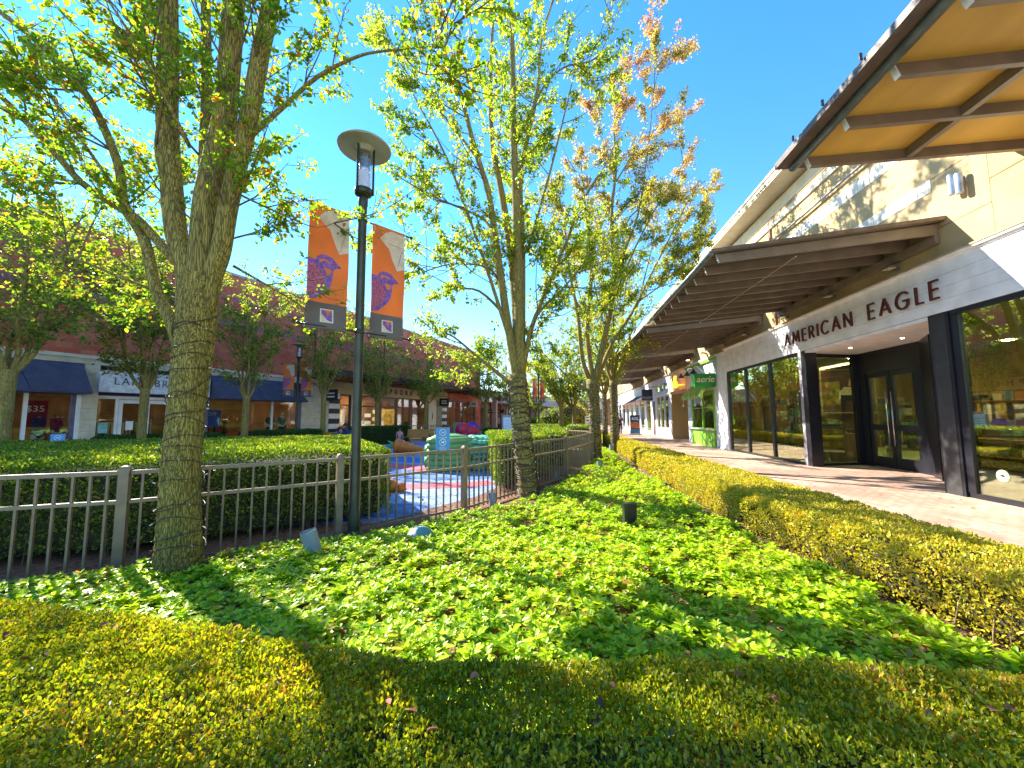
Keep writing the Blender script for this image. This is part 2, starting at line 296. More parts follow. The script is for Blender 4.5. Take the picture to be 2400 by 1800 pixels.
band([(-4.3,8.55),(-3.6,8.75),(-3,9.0),(-2.3,9.1),(-1.75,9.6)],[.5,.75,.8,.75,.6],.007,'playground_stripe',pink)
band([(-6,10.4),(-5,10.6),(-4,10.2),(-3.2,10.0),(-2.4,10.2),(-1.8,10.6)],[.5,.6,.5,.5,.6,.5],.007,'playground_stripe',blu)
band([(-7,13.2),(-5.6,12.6),(-4.6,12.0),(-4,11.4)],[.9,1.,.9,.5],.007,'playground_stripe',pink)
band([(-8,15.5),(-6.6,14.6),(-5.3,14.2),(-4,14.6)],[1.4,1.6,1.5,1],.007,'playground_stripe',blu)
struct('playground_spot',MB().prism(arc(-2.95,6.55,.52,0,360,20)[:-1],.003,.007),blu)
struct('playground_spot',MB().prism([(x,y) for x,y in arc(-5.2,16.6,1.1,0,360,20)[:-1]],.003,.007),sky_b)
# left walk in front of the shops
struct('pavement',MB().prism([(-30,-5),(-16.2,1),(-9.6,30),(-3,50),(-2,90),(-60,90)],-.3,-.004),brickmat('left_paving',(.38,.25,.2),(.45,.32,.26),(.3,.25,.2),.22,.11,.006,(0,0,0),(.8,.78,.76)))
# ================================================================== FENCE
def fence(name,label,pts,h=1.13,pick=.135,skip=()):
    root=thing(name,label,'fence',(pts[0][0],pts[0][1],0))
    pm_=MB; mat=metal_taupe; cnt=0
    for i,(x,y) in enumerate(pts):
        a=pts[max(0,i-1)];b=pts[min(len(pts)-1,i+1)];an=math.atan2(b[1]-a[1],b[0]-a[0]);m=MB()
        c,s=math.cos(an),math.sin(an); w=.042
        q=lambda r:[(x+c*u*r-s*v*r,y+s*u*r+c*v*r) for u,v in ((-1,-1),(1,-1),(1,1),(-1,1))]
        m.prism(q(w),0,h-.06); m.hexa([(*p,h-.06) for p in q(w+.006)],[(*p,h-.035) for p in q(w+.006)])
        m.hexa([(*p,h-.035) for p in q(w+.002)],[(*p,h-.012) for p in q(w*.78)]); m.hexa([(*p,h-.012) for p in q(w*.78)],[(*p,h) for p in q(w*.3)])
        m.build('post',mat,root,world=True)
    for i in range(len(pts)-1):
        a=Vector((*pts[i],0));b=Vector((*pts[i+1],0));d=(b-a).normalized();L=(b-a).length
        for z,hh in ((h-.075,.042),(h-.37,.036),(.085,.036)):
            MB().bar(a+d*.045+Vector((0,0,z)),b-d*.045+Vector((0,0,z)),.036,hh).build('rail',mat,root,world=True)
        n=int(round(L/pick))
        for k in range(1,n):
            p=a.lerp(b,k/n)
            if cnt<99 and i not in skip:
                MB().bar(p+Vector((0,0,.03)),p+Vector((0,0,h-.09)),.024,.020,up=d).build('picket',mat,root,world=True); cnt+=1
            else: fence.ex.bar(p+Vector((0,0,.03)),p+Vector((0,0,h-.09)),.024,.020,up=d)
    if fence.ex.v:
        tag(fence.ex.build('picket_run',mat,root,world=True),kind='stuff'); fence.ex=MB()
    return root
fence.ex=MB()
fence('metal_fence','low taupe metal picket fence curving past the big wrapped tree in the foreground',FENCE,skip=(0,8))
def simple_fence(label,pts,h=1.1,m=metal_taupe):
    root=thing('metal_fence',label,'fence',(pts[0][0],pts[0][1],0)); rails=MB(); pk=MB()
    for i in range(len(pts)-1):
        a=Vector((*pts[i],0));b=Vector((*pts[i+1],0));n=max(2,int((b-a).length/.14)); np_=max(1,int(round((b-a).length/2.2)))
        for z in (h-.04,h-.34,.09): rails.bar(a+Vector((0,0,z)),b+Vector((0,0,z)),.03,.04)
        for k in range(n): p=a.lerp(b,(k+.5)/n); pk.bar(p+Vector((0,0,.03)),p+Vector((0,0,h-.05)),.022,.022)
        for k in range(np_+1):
            p=a.lerp(b,k/np_); MB().bar(p,p+Vector((0,0,h+.04)),.07,.07).build('post',m,root,world=True)
    rails.build('rail',m,root,world=True); tag(pk.build('picket_run',m,root,world=True),kind='stuff')
simple_fence('grey metal picket fence behind the wooden bench and playground, before the cosmetics shop',[(-11.0,25.2),(-8.7,27.6),(-4.6,25.6)],1.13)
simple_fence('low dark metal rail fence beyond the long hedge, below the left shop windows',[(-13.6,5.2),(-10.9,6.4),(-9.9,7.3)],1.12)
# ================================================================== LAMPS + BANNERS
BD=Vector((.606,.795,0)); lampblack=pm('lamp_post_green_black',(.035,.042,.03),.35,.3,5,.2)
shade_m=pm('lamp_shade_green_grey',(.36,.37,.31),.5,.1,5,.1); chrome=pm('lamp_reflector',(.55,.56,.6),.25,.8,5,.1); frost=pm('lamp_frost',(.72,.72,.80),.5,0,3,.05)
def make_lamp(loc,label,s=1.):
    t=thing('street_lamp',label,'street lamp',loc,0,'plaza lamps with banners')
    MB().lathe([(.13,0),(.13,.05),(.10,.09),(.075,.12),(.072,.35),(.062,.4),(.058,4.62),(.066,4.64),(.066,4.74),(.05,4.76)],n=20).build('pole',lampblack,t,auto=True,smooth=True)
    MB().lathe([(.05,4.76),(.115,4.80),(.125,4.84),(.125,4.87)],n=24).build('base_cup',lampblack,t)
    MB().lathe([(.105,4.87),(.112,5.42)],n=24,caps=False).build('glass_cylinder',glass_lamp,t,smooth=True)
    MB().lathe([(.03,4.87),(.035,5.1),(.075,5.12),(.085,5.2),(.07,5.22),(.085,5.26),(.07,5.28),(.085,5.32),(.07,5.34),(.085,5.40),(.05,5.44)],n=20).build('reflector',chrome,t,smooth=True)
    MB().lathe([(.07,4.875),(.09,4.885),(.09,5.13),(.07,5.14)],n=24).build('diffuser',frost,t,smooth=True,auto=True)
    b=MB()
    for a in (20,140,260): x,y=.13*math.cos(R_(a)),.13*math.sin(R_(a)); b.bar((x,y,4.8),(x,y,5.50),.012,.028)
    b.build('bracket',lampblack,t)
    MB().lathe([(.10,5.44),(.14,5.50),(.36,5.49),(.37,5.505),(.35,5.53),(.12,5.60),(.03,5.62)],n=40).build('shade',shade_m,t,auto=True,smooth=True)
    for z in (4.42,2.80):
        a=BD*-.78+Vector((0,0,z)); c=BD*.78+Vector((0,0,z)); m=MB().tube([a,c],.011,8)
        for p in (a,c): m.ell(p,(.026,.026,.026),10,6)
        m.lathe([(.064,z-.03),(.064,z+.03)],n=16); m.build('banner_arm',lampblack,t,smooth=True)
    return t
orange=pm('banner_orange',(.80,.20,.03),.65,0,2,.07); purple=pm('banner_purple',(.26,.11,.42),.65,0,30,.25); rose=pm('banner_rose',(.52,.12,.20),.65,0,60,.35)
shellc=pm('banner_cream',(.74,.60,.44),.65,0,8,.08); bgrey=pm('banner_grey',(.15,.125,.12),.65,0,3,.08); bwhite=pm('banner_white',(.8,.74,.6),.6,0,3,.05)
BM=[orange,bgrey,shellc,purple,rose,bwhite,pm('banner_line',(.45,.36,.28),.7,0,3,.1)]
for m_ in BM: cloth(m_,.14)
def make_banner(loc,side,label):
    t=thing('banner',label,'banner',loc,0,'orange bird banners')
    W,H=.515,1.64; u0=-.70 if side<0 else .15; N3=Vector((BD.y,-BD.x,0))
    wv=lambda u,v: .014*math.sin(u*6+v*4)+.010*math.sin(v*11+u*3)
    def pt(u,v,o): # u 0..1, v 0..1 downwards
        return BD*(u0+u*W)+Vector((0,0,4.42-v*H))+N3*(wv(u,v)+o)
    m=MB(); nu,nv=20,64
    for sgn in (1,-1):
        base=len(m.v); vs=[pt(i/nu,j/nv,.003*sgn) for j in range(nv+1) for i in range(nu+1)]
        for j in range(nv):
            m.mi=1 if (j+.5)/nv>.79 else 0
            m.add([vs[j*(nu+1)+k] for k in range(nu+1)]+[vs[(j+1)*(nu+1)+k] for k in range(nu+1)],[(k,k+1,nu+2+k,nu+1+k) for k in range(nu)])
    m.mi=1; m.tube([pt(0,1.0,0),pt(1,1.0,0)],.022,8); m.mi=0; m.tube([pt(0,0,0),pt(1,0,0)],.018,8)
    def art(poly,mi,lay):
        m.mi=mi; n=len(poly)
        # dense fan so that the print follows the cloth
        bm=bmesh.new(); bv=[bm.verts.new((u,v,0)) for u,v in poly]; bm.faces.new(bv); bmesh.ops.triangulate(bm,faces=bm.faces[:])
        if max(p[1] for p in poly)-min(p[1] for p in poly)>.1: bmesh.ops.subdivide_edges(bm,edges=bm.edges[:],cuts=3,use_grid_fill=True); bmesh.ops.triangulate(bm,faces=bm.faces[:])
        bm.verts.index_update(); vs=[pt(v.co.x,v.co.y,.0045+.0022*lay) for v in bm.verts]; m.add(vs,[tuple(v.index for v in f.verts) for f in bm.faces]); bm.free()
    art([(.2,.113),(.38,.045),(.58,.01),(.85,.004),(1,.02),(1,.16),(1,.34),(.77,.37),(.64,.27),(.52,.18),(.37,.155)],2,1)
    art([(.2,.113),(.55,.13),(1,.135),(1,.14),(.55,.137)],6,2); art([(.77,.37),(.82,.28),(.9,.18),(1,.14),(.92,.19),(.84,.29)],6,2)
    art([(0,.458),(.2,.458),(.23,.43),(.32,.405),(.45,.398),(.6,.41),(.7,.45),(.83,.49),(.7,.495),(.62,.515),(.62,.56),(.58,.64),(.5,.685),(.35,.735),(.2,.775),(0,.785)],3,1)
    art([(.27,.452),(.38,.436),(.52,.45),(.60,.465),(.5,.463),(.38,.450),(.31,.475)],0,2)
    art([(.40,.515),(.50,.508),(.58,.525),(.57,.55),(.52,.57),(.46,.555)],0,2)
    art([(.0,.50),(.2,.50),(.32,.53),(.40,.57),(.44,.61),(.40,.66),(.2,.735),(0,.765)],4,2)
    for i in range(7):
        for j in range(5):
            u,v=.03+j*.078+(i%2)*.03,.53+i*.032
            if u+ (v-.5)*.2<.42 and v<.74-.3*max(0,u-.1): art([(u,v),(u+.03,v+.012),(u+.06,v),(u+.03,v+.02)],3,3)
    art([(.35,.845),(.66,.845),(.66,.955),(.35,.955)],5,1); art([(.38,.853),(.63,.853),(.63,.947),(.38,.947)],3,2)
    art([(.42,.853),(.5,.87),(.63,.87),(.63,.853)],0,3); art([(.36,.88),(.42,.90),(.5,.93),(.6,.947),(.38,.947)],2,3); art([(.47,.86),(.57,.88),(.52,.9)],0,4)
    m.build('printed_cloth',BM,t,smooth=False)
    e=MB()
    for u,v in ((.05,.05),(.95,.05),(.05,.97),(.95,.97)): e.lathe([(.009,0),(.009,.006)],c=pt(u,v,.003),axis=N3,n=10)
    e.build('grommet',chrome,t)
    return t
LAMPS=[((-2.78,4.94,0),'dark post lamp with a disc shade, largest, rising behind the front fence'),
       ((-13.73,18.45,0),'dark post lamp standing before the navy awning of the left row of shops'),
       ((-1.73,28.62,0),'thin distant post lamp seen between the wrapped trees in the middle')]
l0=make_lamp(*LAMPS[0])
for loc,lab in LAMPS[1:]:
    c=copy_tree(l0); c.location=loc; c['label']=lab
for (loc,_),lab in zip(LAMPS,('on the nearest lamp post','on the lamp post before the navy awning','on the farthest lamp post, between the trees')):
    for sd,w in ((-1,'outer'),(1,'inner')):
        if loc is LAMPS[0][0]:
            b=make_banner(loc,sd,f'orange banner with a purple quail, {"nearer the big tree" if sd<0 else "farther from the big tree"}, {lab}')
            if sd<0: bl=b
            else: br=b
        else:
            b=copy_tree(bl if sd<0 else br); b.location=loc; b['label']=f'orange banner with a purple quail, {"left" if sd<0 else "right"} side, {lab}'
# ================================================================== GARDEN SPOTLIGHTS, SIGNS
pvc=pm('grey_light_can',(.23,.27,.29),.5,0,4,.1); lens=pm('spot_lens',(.35,.4,.42),.15,0,4,.1)
def spot(loc,tilt,az,r,h,label):
    t=thing('garden_spotlight',label,'spotlight',loc,0,'garden uplights')
    ax=Vector((math.sin(R_(tilt))*math.cos(R_(az)),math.sin(R_(tilt))*math.sin(R_(az)),math.cos(R_(tilt))))
    MB().lathe([(r*.95,-.1),(r,h),(r*.9,h),(r*.86,h*.55)],n=24,axis=ax,caps=False).build('can',pvc,t,smooth=True,auto=True)
    MB().lathe([(r*.87,h*.5),(r*.87,h*.52)],n=20,axis=ax).build('lens',lens,t); return t
spot((-2.66,3.97,.10),16,200,.082,.31,'open grey cylinder uplight tilted in the ground cover right of the big tree')
spot((-1.25,6.95,.0),-8,10,.07,.26,'grey cylinder uplight leaning against the front of the fence near the second trunk')
spot((-.2,10.2,0),10,60,.075,.2,'small dark grey uplight beside the fence just past the second trunk')
spot((1.02,11.4,0),5,300,.08,.34,'blue grey cylinder uplight in front of the third trunk')
spot((1.75,13.9,0),35,270,.07,.14,'small round pale uplight in the green between the third trunk and golden hedge')
spot((2.05,16.9,0),0,0,.1,.42,'squat blue grey light can at the foot of the fourth trunk')
d=thing('ground_light','blue green dome light half sunk in the ground cover by the fence','ground light',(-1.77,4.71,0))
MB().ell((0,0,.13),(.17,.17,.13),24,12).build('dome',pm('dome_teal',(.10,.26,.25),.5,0,5,.1),d,smooth=True); MB().lathe([(.175,.0),(.18,.12),(.168,.13)],n=24).build('rim',pvc,d)
d=thing('junction_box','small black double electrical box standing in the open ground cover','electrical box',(.90,5.50,0),R_(20))
MB().box(-.07,.07,-.03,.03,.04,.42).build('box_body',black_frame,d); MB().box(-.12,-.075,-.045,.02,.10,.44).build('side_box',pm('olive_black',(.03,.035,.02),.5),d)
MB().box(-.075,.075,-.035,.035,.42,.435).build('cover',dark_metal,d); MB().bar((0,0,-.05),(0,0,.1),.03,.03).build('stake',dark_metal,d)
signblue=pm('sign_blue',(.04,.26,.62),.4,0,3,.04); signwhite=pm('sign_white',(.85,.88,.9),.5,0,3,.02)
def rule_sign(loc,rz,label,z0=1.08):
    t=thing('rule_sign',label,'sign',loc,rz,'blue playground rule signs'); W,H=.225,.36
    MB().box(-W/2,W/2,-.004,.004,z0,z0+H).build('panel',signblue,t); MB().box(-W/2-.004,W/2+.004,-.006,.006,z0+H,z0+H+.008).build('trim',metal_taupe,t)
    m=MB()
    for zc in (z0+.285,z0+.125):
        m.tube([(.052*math.cos(a*.349),-.0075,zc+.052*math.sin(a*.349)) for a in range(18)],.0042,6,closed=True); m.bar((-.036,-.0078,zc+.036),(.036,-.0078,zc-.036),.004,.007,up=(0,1,0))
    m.bar((-.03,-.007,z0+.275),(.02,-.007,z0+.288),.003,.008); m.bar((.02,-.007,z0+.288),(.03,-.007,z0+.3),.003,.006)
    zc=z0+.125; m.box(-.022,.018,-.0085,-.0055,zc-.005,zc+.01); m.box(.012,.026,-.0085,-.0055,zc+.002,zc+.022); m.box(-.022,-.017,-.0085,-.0055,zc-.026,zc); m.box(.010,.015,-.0085,-.0055,zc-.026,zc)
    m.build('symbols',signwhite,t)
    for s_,z,sz in (('No Smoking',z0+.207,.026),('or Vaping',z0+.184,.02),('No Pets in',z0+.047,.024),('Playground',z0+.022,.024)): text('lettering',s_,sz,signwhite,t,(0,-.0065,z),(1,0,0),(0,0,1),.003)
    return t
an=math.atan2(1.58,1.30)
rule_sign((-1.94,6.12,0),an-R_(28),'blue no smoking and no pets sign standing above the fence before the green play rolls')
rule_sign((-10.51,6.83,0),R_(30),'small blue rule sign on the far fence before the underwear mannequins',z0=.95)
# ================================================================== RIGHT BUILDING
WX=7.85
rb=thing('shopping_building','long tan stucco building with slatted canopies over the right brick walkway','building',(WX,20,0))
B=lambda n,m,mb,p=rb,**k: mb.build(n,m,p,world=True,**k)
B('wall',tan_wall,MB().box(WX,WX+.3,7.75,75,4.73,9.3).box(WX,WX+9,-2,75,9.3,9.44))
B('wall_panel',tan2,MB().box(WX-.03,WX+.3,-2,7.745,4.80,9.3))
B('wall_pilaster',tan_wall,MB().box(WX-.035,WX-.001,7.75,8.8,4.83,9.3))
B('end_wall',tan_wall,MB().box(WX+.3,WX+9,74.7,75,0,9.3).box(WX+8.7,WX+9,-2,74.7,0,9.3).box(WX+.3,WX+8.7,-2,-1.7,0,9.3))
j=MB()
for y0,y1,zs in ((7.75,8.8,(5.45,6.55,7.65)),(-2,7.74,(5.9,7.1,8.3))):
    for z in zs: j.box(WX-.04,WX-.036 if y0>0 else WX-.032,y0,y1,z,z+.025)
for y in (12.4,19.5,27,34.5,42,50): j.box(WX-.004,WX-.001,y,y+.02,4.8,8.55)
B('score_line',pm('score_shadow',(.28,.20,.10),.9),j)
B('frieze',cream_lt,MB().box(WX-.08,WX,-2,75,8.9,9.3)); B('frieze_strip',pm('frieze_shade',(.42,.27,.13),.8),MB().box(WX-.05,WX,-2,75,8.8,8.9)); B('frieze_strip',cream_lt,MB().box(WX-.06,WX-.0,8.81,75,8.55,8.78))  # brown strip is the shadow band below the frieze, put into colour
B('cornice',cream_lt,MB().box(WX-.75,WX+.3,-2,75,9.45,9.52).box(WX-.78,WX+.3,-2,75,9.52,9.66).box(WX-.82,WX+.3,-2,75,9.66,9.74))
B('downspout',pm('brown_pipe',(.30,.17,.09),.6),MB().box(WX-.07,WX-.004,14.9,15.0,4.8,8.8).box(WX-.07,WX-.004,30,30.1,4.8,8.8))
B('conduit',pm('conduit_grey',(.30,.28,.30),.5,.3),MB().tube([(WX-.09,y,8.02+.02*math.sin(y*1.3)) for y in np.arange(8.9,60,.6)],.035,8),smooth=True)
tile=MB(); tile2=MB()
for z0,z1,y0 in ((7.46,7.80,8.85),(6.32,6.60,8.85)):
    tile.box(WX-.014,WX-.001,y0,60,z0,z1); y=y0+.1
    while y<32:
        tile2.box(WX-.017,WX-.0145,y,y+.012,z0+.01,z1-.01); y+=.2
B('tile_band',pm('pale_tile',(.74,.68,.56),.5,0,4,.1),tile); B('tile_joint',pm('tile_joint_m',(.48,.42,.34),.8),tile2)
alum=pm('light_fixture_blue_grey',(.34,.40,.48),.4,.4)
for y,z in ((8.20,6.12),(6.65,6.35)):
    B('wall_light',alum,MB().lathe([(.055,-.20),(.06,-.18),(.06,.18),(.055,.20)],c=(WX-.16,y+.07,z),n=18).lathe([(.055,-.20),(.06,-.18),(.06,.18),(.055,.20)],c=(WX-.16,y-.07,z-.06),n=18).box(WX-.12,WX-.036,y-.04,y+.04,z-.05,z+.03),smooth=True,auto=True)
corr=pm('deck_metal',(.13,.105,.08),.5,.2,2,.1)
def canopy(y0,L,dark=False):
    deck=MB(); n=int(L/.16); xo,xi=3.30,WX-.01; zo,zi=5.16,5.56
    deck.hexa([(xo,y0-.12,zo+.04),(xi+.008,y0-.12,zi+.04),(xi+.008,y0+L+.12,zi+.04),(xo,y0+L+.12,zo+.04)],[(xo,y0-.12,zo+.06),(xi+.008,y0-.12,zi+.06),(xi+.008,y0+L+.12,zi+.06),(xo,y0+L+.12,zo+.06)])
    for i in range(n):   # trapezoid ribs under the sheet
        a=y0-.12+i*(L+.24)/n; b=a+(L+.24)/n*.5
        deck.hexa([(xo,a+.02,zo),(xi,a+.02,zi),(xi,b-.02,zi),(xo,b-.02,zo)],[(xo,a,zo+.041),(xi,a,zi+.041),(xi,b,zi+.041),(xo,b,zo+.041)])
    dk=B('canopy_deck',corr,deck)
    nb=9
    for i in range(nb):
        y=y0+i*(L-.08)/(nb-1); w=.05 if 0<i<nb-1 else .06; hh=.19 if 0<i<nb-1 else .18
        B('beam',canopy_paint,MB().hexa([(3.5,y,zo+.01-hh),(WX-.02,y,zi-.035-hh*1.1),(WX-.02,y+w,zi-.035-hh*1.1),(3.5,y+w,zo+.01-hh)],[(3.44,y,zo+.005),(WX-.02,y,zi-.005),(WX-.02,y+w,zi-.005),(3.44,y+w,zo+.005)]),dk)
        B('beam_cap',white_paint,MB().hexa([(3.494,y-.003,zo+.007-hh),(3.499,y-.003,zo+.007-hh),(3.499,y+w+.003,zo+.007-hh),(3.494,y+w+.003,zo+.007-hh)],[(3.434,y-.003,zo+.003),(3.439,y-.003,zo+.003),(3.439,y+w+.003,zo+.003),(3.434,y+w+.003,zo+.003)]),dk)
    B('edge_cap',pm('cap_brown',(.17,.12,.085),.5,.1),MB().hexa([(xo-.02,y0-.16,zo+.01),(xi,y0-.16,zi+.01),(xi,y0-.125,zi+.01),(xo-.02,y0-.125,zo+.01)],[(xo-.02,y0-.16,zo+.075),(xi,y0-.16,zi+.09),(xi,y0-.125,zi+.09),(xo-.02,y0-.125,zo+.075)]),dk)
    B('gutter',pm('gutter_slate',(.13,.15,.155),.4,.2),MB().tube([(3.27,y0-.15,5.13),(3.27,y0+L+.1,5.13)],.062,12),dk,smooth=True)
    B('tie_rod',pm('rod_tan',(.42,.34,.25),.5),MB().tube([(5.05,y0-.02,5.02),(5.05,y0+L,5.02)],.012,8),dk)
    B('wall_beam',canopy_paint,MB().box(WX-.14,WX-.03,y0,y0+L,5.14,5.32),dk)
for i,y in enumerate((8.73,15.9,23.47,31.14,38.6)): canopy(y,5.9)
# high canopy near the camera
hd=B('high_canopy_deck',ply,MB().box(4.30,WX-.04,-2.5,7.20,6.17,6.20))
B('deck_top',pm('roof_brown',(.10,.075,.06),.5,.1),MB().box(4.0,WX-.04,-2.5,7.36,6.205,6.27).box(4.0,4.29,-2.5,7.36,6.16,6.203).box(4.29,WX-.04,7.21,7.36,6.16,6.203),hd)
for y in (7.06,6.14,5.24,4.34,3.44,2.54,1.64): B('beam',canopy_paint,MB().hexa([(4.44,y,6.0),(WX-.04,y,6.0),(WX-.04,y+.075,6.0),(4.44,y+.075,6.0)],[(4.38,y,6.168),(WX-.04,y,6.168),(WX-.04,y+.075,6.168),(4.38,y+.075,6.168)]),hd)
for y0,y1 in zip((6.145,5.245,4.345,3.445,2.545,1.645),(7.055,6.135,5.235,4.335,3.435,2.535)): B('cross_beam',canopy_paint,MB().box(5.93,6.02,y0+.072,y1+.002,6.01,6.165),hd)
for y in (7.06,6.14,5.24,4.34,3.44): B('beam_cap',white_paint,MB().hexa([(4.425,y-.004,5.995),(4.439,y-.004,5.995),(4.439,y+.08,5.995),(4.425,y+.08,5.995)],[(4.365,y-.004,6.165),(4.379,y-.004,6.165),(4.379,y+.08,6.165),(4.365,y+.08,6.165)]),hd)
B('gutter',pm('gutter_slate',(.13,.15,.155),.4,.2),MB().tube([(4.27,-2.5,6.13),(4.27,7.3,6.13)],.07,14),hd,smooth=True)
ed=MB()
for y in (6.7,5.95,5.2,4.45,3.7,2.95): ed.box(3.95,3.985,y,y+.016,6.25,6.345)
B('snow_guard',dark_metal,ed,hd)
# flood lights under the canopies
led=pm('flood_body',(.16,.14,.11),.5); ledl=pm('flood_lens',(.62,.60,.50),.25)
for y in (9.8,11.9,14.2,17.05,19.4,21.9,24.4,27,30,33):
    f=B('flood_light',led,MB().box(WX-.30,WX-.10,y-.11,y+.11,5.02,5.07).box(WX-.10,WX-.001,y-.03,y+.03,4.98,5.06))
    B('lens',pm('flood_lens_lit',(1,.88,.62),.3,emit=4) if y in (24.4,) else ledl,MB().box(WX-.28,WX-.12,y-.09,y+.09,5.005,5.018),f)
# ---------------- jeans shop front
sf=thing('jeans_shop','white boarded shop front with black framed glass and dark raised letters','shop front',(WX,13,0))
F=lambda n,m,mb,p=sf,**k: mb.build(n,m,p,world=True,**k)
fb=MB()
for i in range(4): fb.box(WX-.07,WX+.2,-1.5,19.40,3.70+i*.255+.006,3.70+(i+1)*.255)
F('fascia_boards',white_paint,fb); F('fascia_core',pm('groove_grey',(.35,.36,.38),.8),MB().box(WX-.055,WX+.19,-1.5,19.39,3.705,4.70))
F('crown_moulding',white_paint,MB().box(WX-.10,WX-.001,-1.5,19.42,4.72,4.76).box(WX-.15,WX-.001,-1.5,19.42,4.76,4.80)); F('cap_flashing',pm('flash_tan',(.45,.33,.17),.7),MB().box(WX-.17,WX-.001,-1.5,19.42,4.802,4.835))
F('soffit',white_paint,MB().prism([(WX-.05,13.55),(9.76,14.15),(9.9,14.15),(9.9,11.7),(9.25,10.7),(8.05,9.1),(WX-.05,9.1)],3.62,3.695))
F('frame',black_frame,MB().box(WX-.04,WX+.06,13.72,19.36,0,.09).box(WX-.04,WX+.06,13.72,19.36,3.60,3.69).box(WX-.05,WX+.08,19.24,19.36,.09,3.60).box(WX-.05,WX+.08,17.50,17.62,.09,3.6).box(WX-.05,WX+.08,15.55,15.67,.09,3.6))
for y0,y1 in ((17.62,19.24),(15.67,17.5),(13.74,15.55)): F('window_pane',glass_r,MB().box(WX,WX+.012,y0,y1,.09,3.6))
F('post',black_frame,MB().box(WX-.06,WX+.28,13.38,13.70,0,3.695)); F('post_face',pm('post_grey_white',(.30,.28,.32),.5),MB().box(WX-.066,WX-.0605,13.60,13.74,0,3.69))
F('frame',black_frame,MB().bar((WX+.28,13.6,.04),(9.62,14.05,.04),.08,.08).bar((WX+.28,13.6,3.56),(9.62,14.05,3.56),.08,.1).bar((9.64,14.06,0),(9.64,14.06,3.62),.14,.14))
F('window_pane',glass_r,MB().bar((WX+.3,13.6,1.8),(9.58,14.04,1.8),.012,3.42))
# door wall x=9.77 between y 11.8 and 14
DX=9.77
F('door_frame',black_frame,MB().box(DX-.05,DX+.08,11.75,14.2,2.95,3.62).box(DX-.05,DX+.08,13.72,14.2,0,2.95).box(DX-.05,DX+.08,11.75,11.95,0,2.95))
for y0,y1,hy in ((12.84,13.70,12.92),(11.96,12.82,12.74)):
    dr=F('door',black_frame,MB().box(DX-.03,DX+.03,y0,y0+.11,0.02,2.94).box(DX-.03,DX+.03,y1-.11,y1,0.02,2.94).box(DX-.03,DX+.03,y0+.11,y1-.11,.02,.34).box(DX-.03,DX+.03,y0+.11,y1-.11,2.78,2.94).box(DX-.03,DX+.03,y0+.11,y1-.11,1.14,1.32))
    F('door_pane',glass_r,MB().box(DX-.005,DX+.005,y0+.11,y1-.11,.34,1.14).box(DX-.005,DX+.005,y0+.11,y1-.11,1.32,2.78),dr)
    F('door_handle',chrome,MB().tube([(DX-.10,hy,.7),(DX-.10,hy,2.3)],.017,10).tube([(DX-.10,hy,.85),(DX-.02,hy,.85)],.01,6).tube([(DX-.10,hy,2.15),(DX-.02,hy,2.15)],.01,6),dr,smooth=True)
F('side_panel',black_frame,MB().bar((9.76,11.74,1.81),(9.16,10.74,1.81),.08,3.62).bar((9.14,10.70,1.81),(8.08,9.20,1.81),.06,3.62))
F('corner_post',black_frame,MB().box(WX-.07,WX+.22,8.72,9.14,0,3.695)); F('post_face',pm('post_grey_brown',(.035,.033,.034),.5),MB().box(WX-.075,WX-.0705,8.78,9.10,.01,3.68))
F('frame',black_frame,MB().box(WX-.03,WX+.06,-1.4,8.7,0,.10).box(WX-.05,WX+.06,-1.4,8.7,3.61,3.695).box(WX-.04,WX+.08,8.56,8.71,.1,3.6).box(WX-.04,WX+.08,4.1,4.24,.1,3.6).box(WX-.04,WX+.08,-1.4,-1.26,.1,3.6))
for y0,y1 in ((4.24,8.56),(-1.26,4.1)): F('window_pane',glass_r,MB().box(WX,WX+.012,y0,y1,.10,3.61))
F('window_sticker',pm('sticker_pale',(.62,.72,.35),.5),MB().lathe([(.105,0),(.105,.003)],c=(WX-.001,8.12,.50),axis=(-1,0,0),n=24)); F('sticker_mark',dark_metal,MB().ell((WX-.005,8.12,.50),(.001,.045,.02),10,6))
# letters, strokes on a 1-unit cap height
GL={'A':(.78,[[(0,0),(.39,1),(.78,0)],[(.14,.33),(.64,.33)]]),'M':(.92,[[(0,0),(.12,1),(.46,.22),(.80,1),(.92,0)]]),'E':(.46,[[(.46,1),(0,1),(0,0),(.46,0)],[(0,.52),(.42,.52)]]),
'R':(.54,[[(0,0),(0,1),(.28,1),(.44,.93),(.5,.76),(.44,.58),(.28,.52),(0,.52)],[(.24,.52),(.54,0)]]),'I':(.04,[[(.02,0),(.02,1)]]),
'C':(.74,[[(.74,.86),(.62,.96),(.46,1),(.28,.97),(.12,.85),(.02,.66),(0,.5),(.02,.34),(.12,.15),(.28,.03),(.46,0),(.62,.04),(.74,.14)]]),
'N':(.68,[[(0,0),(0,1),(.68,0),(.68,1)]]),'G':(.86,[[(.8,.84),(.66,.96),(.48,1),(.28,.97),(.12,.85),(.02,.66),(0,.5),(.02,.34),(.12,.15),(.28,.03),(.48,0),(.66,.05),(.78,.18),(.83,.46),(.5,.46)]]),'L':(.40,[[(0,1),(0,0),(.40,0)]]),' ':(.62,[])}
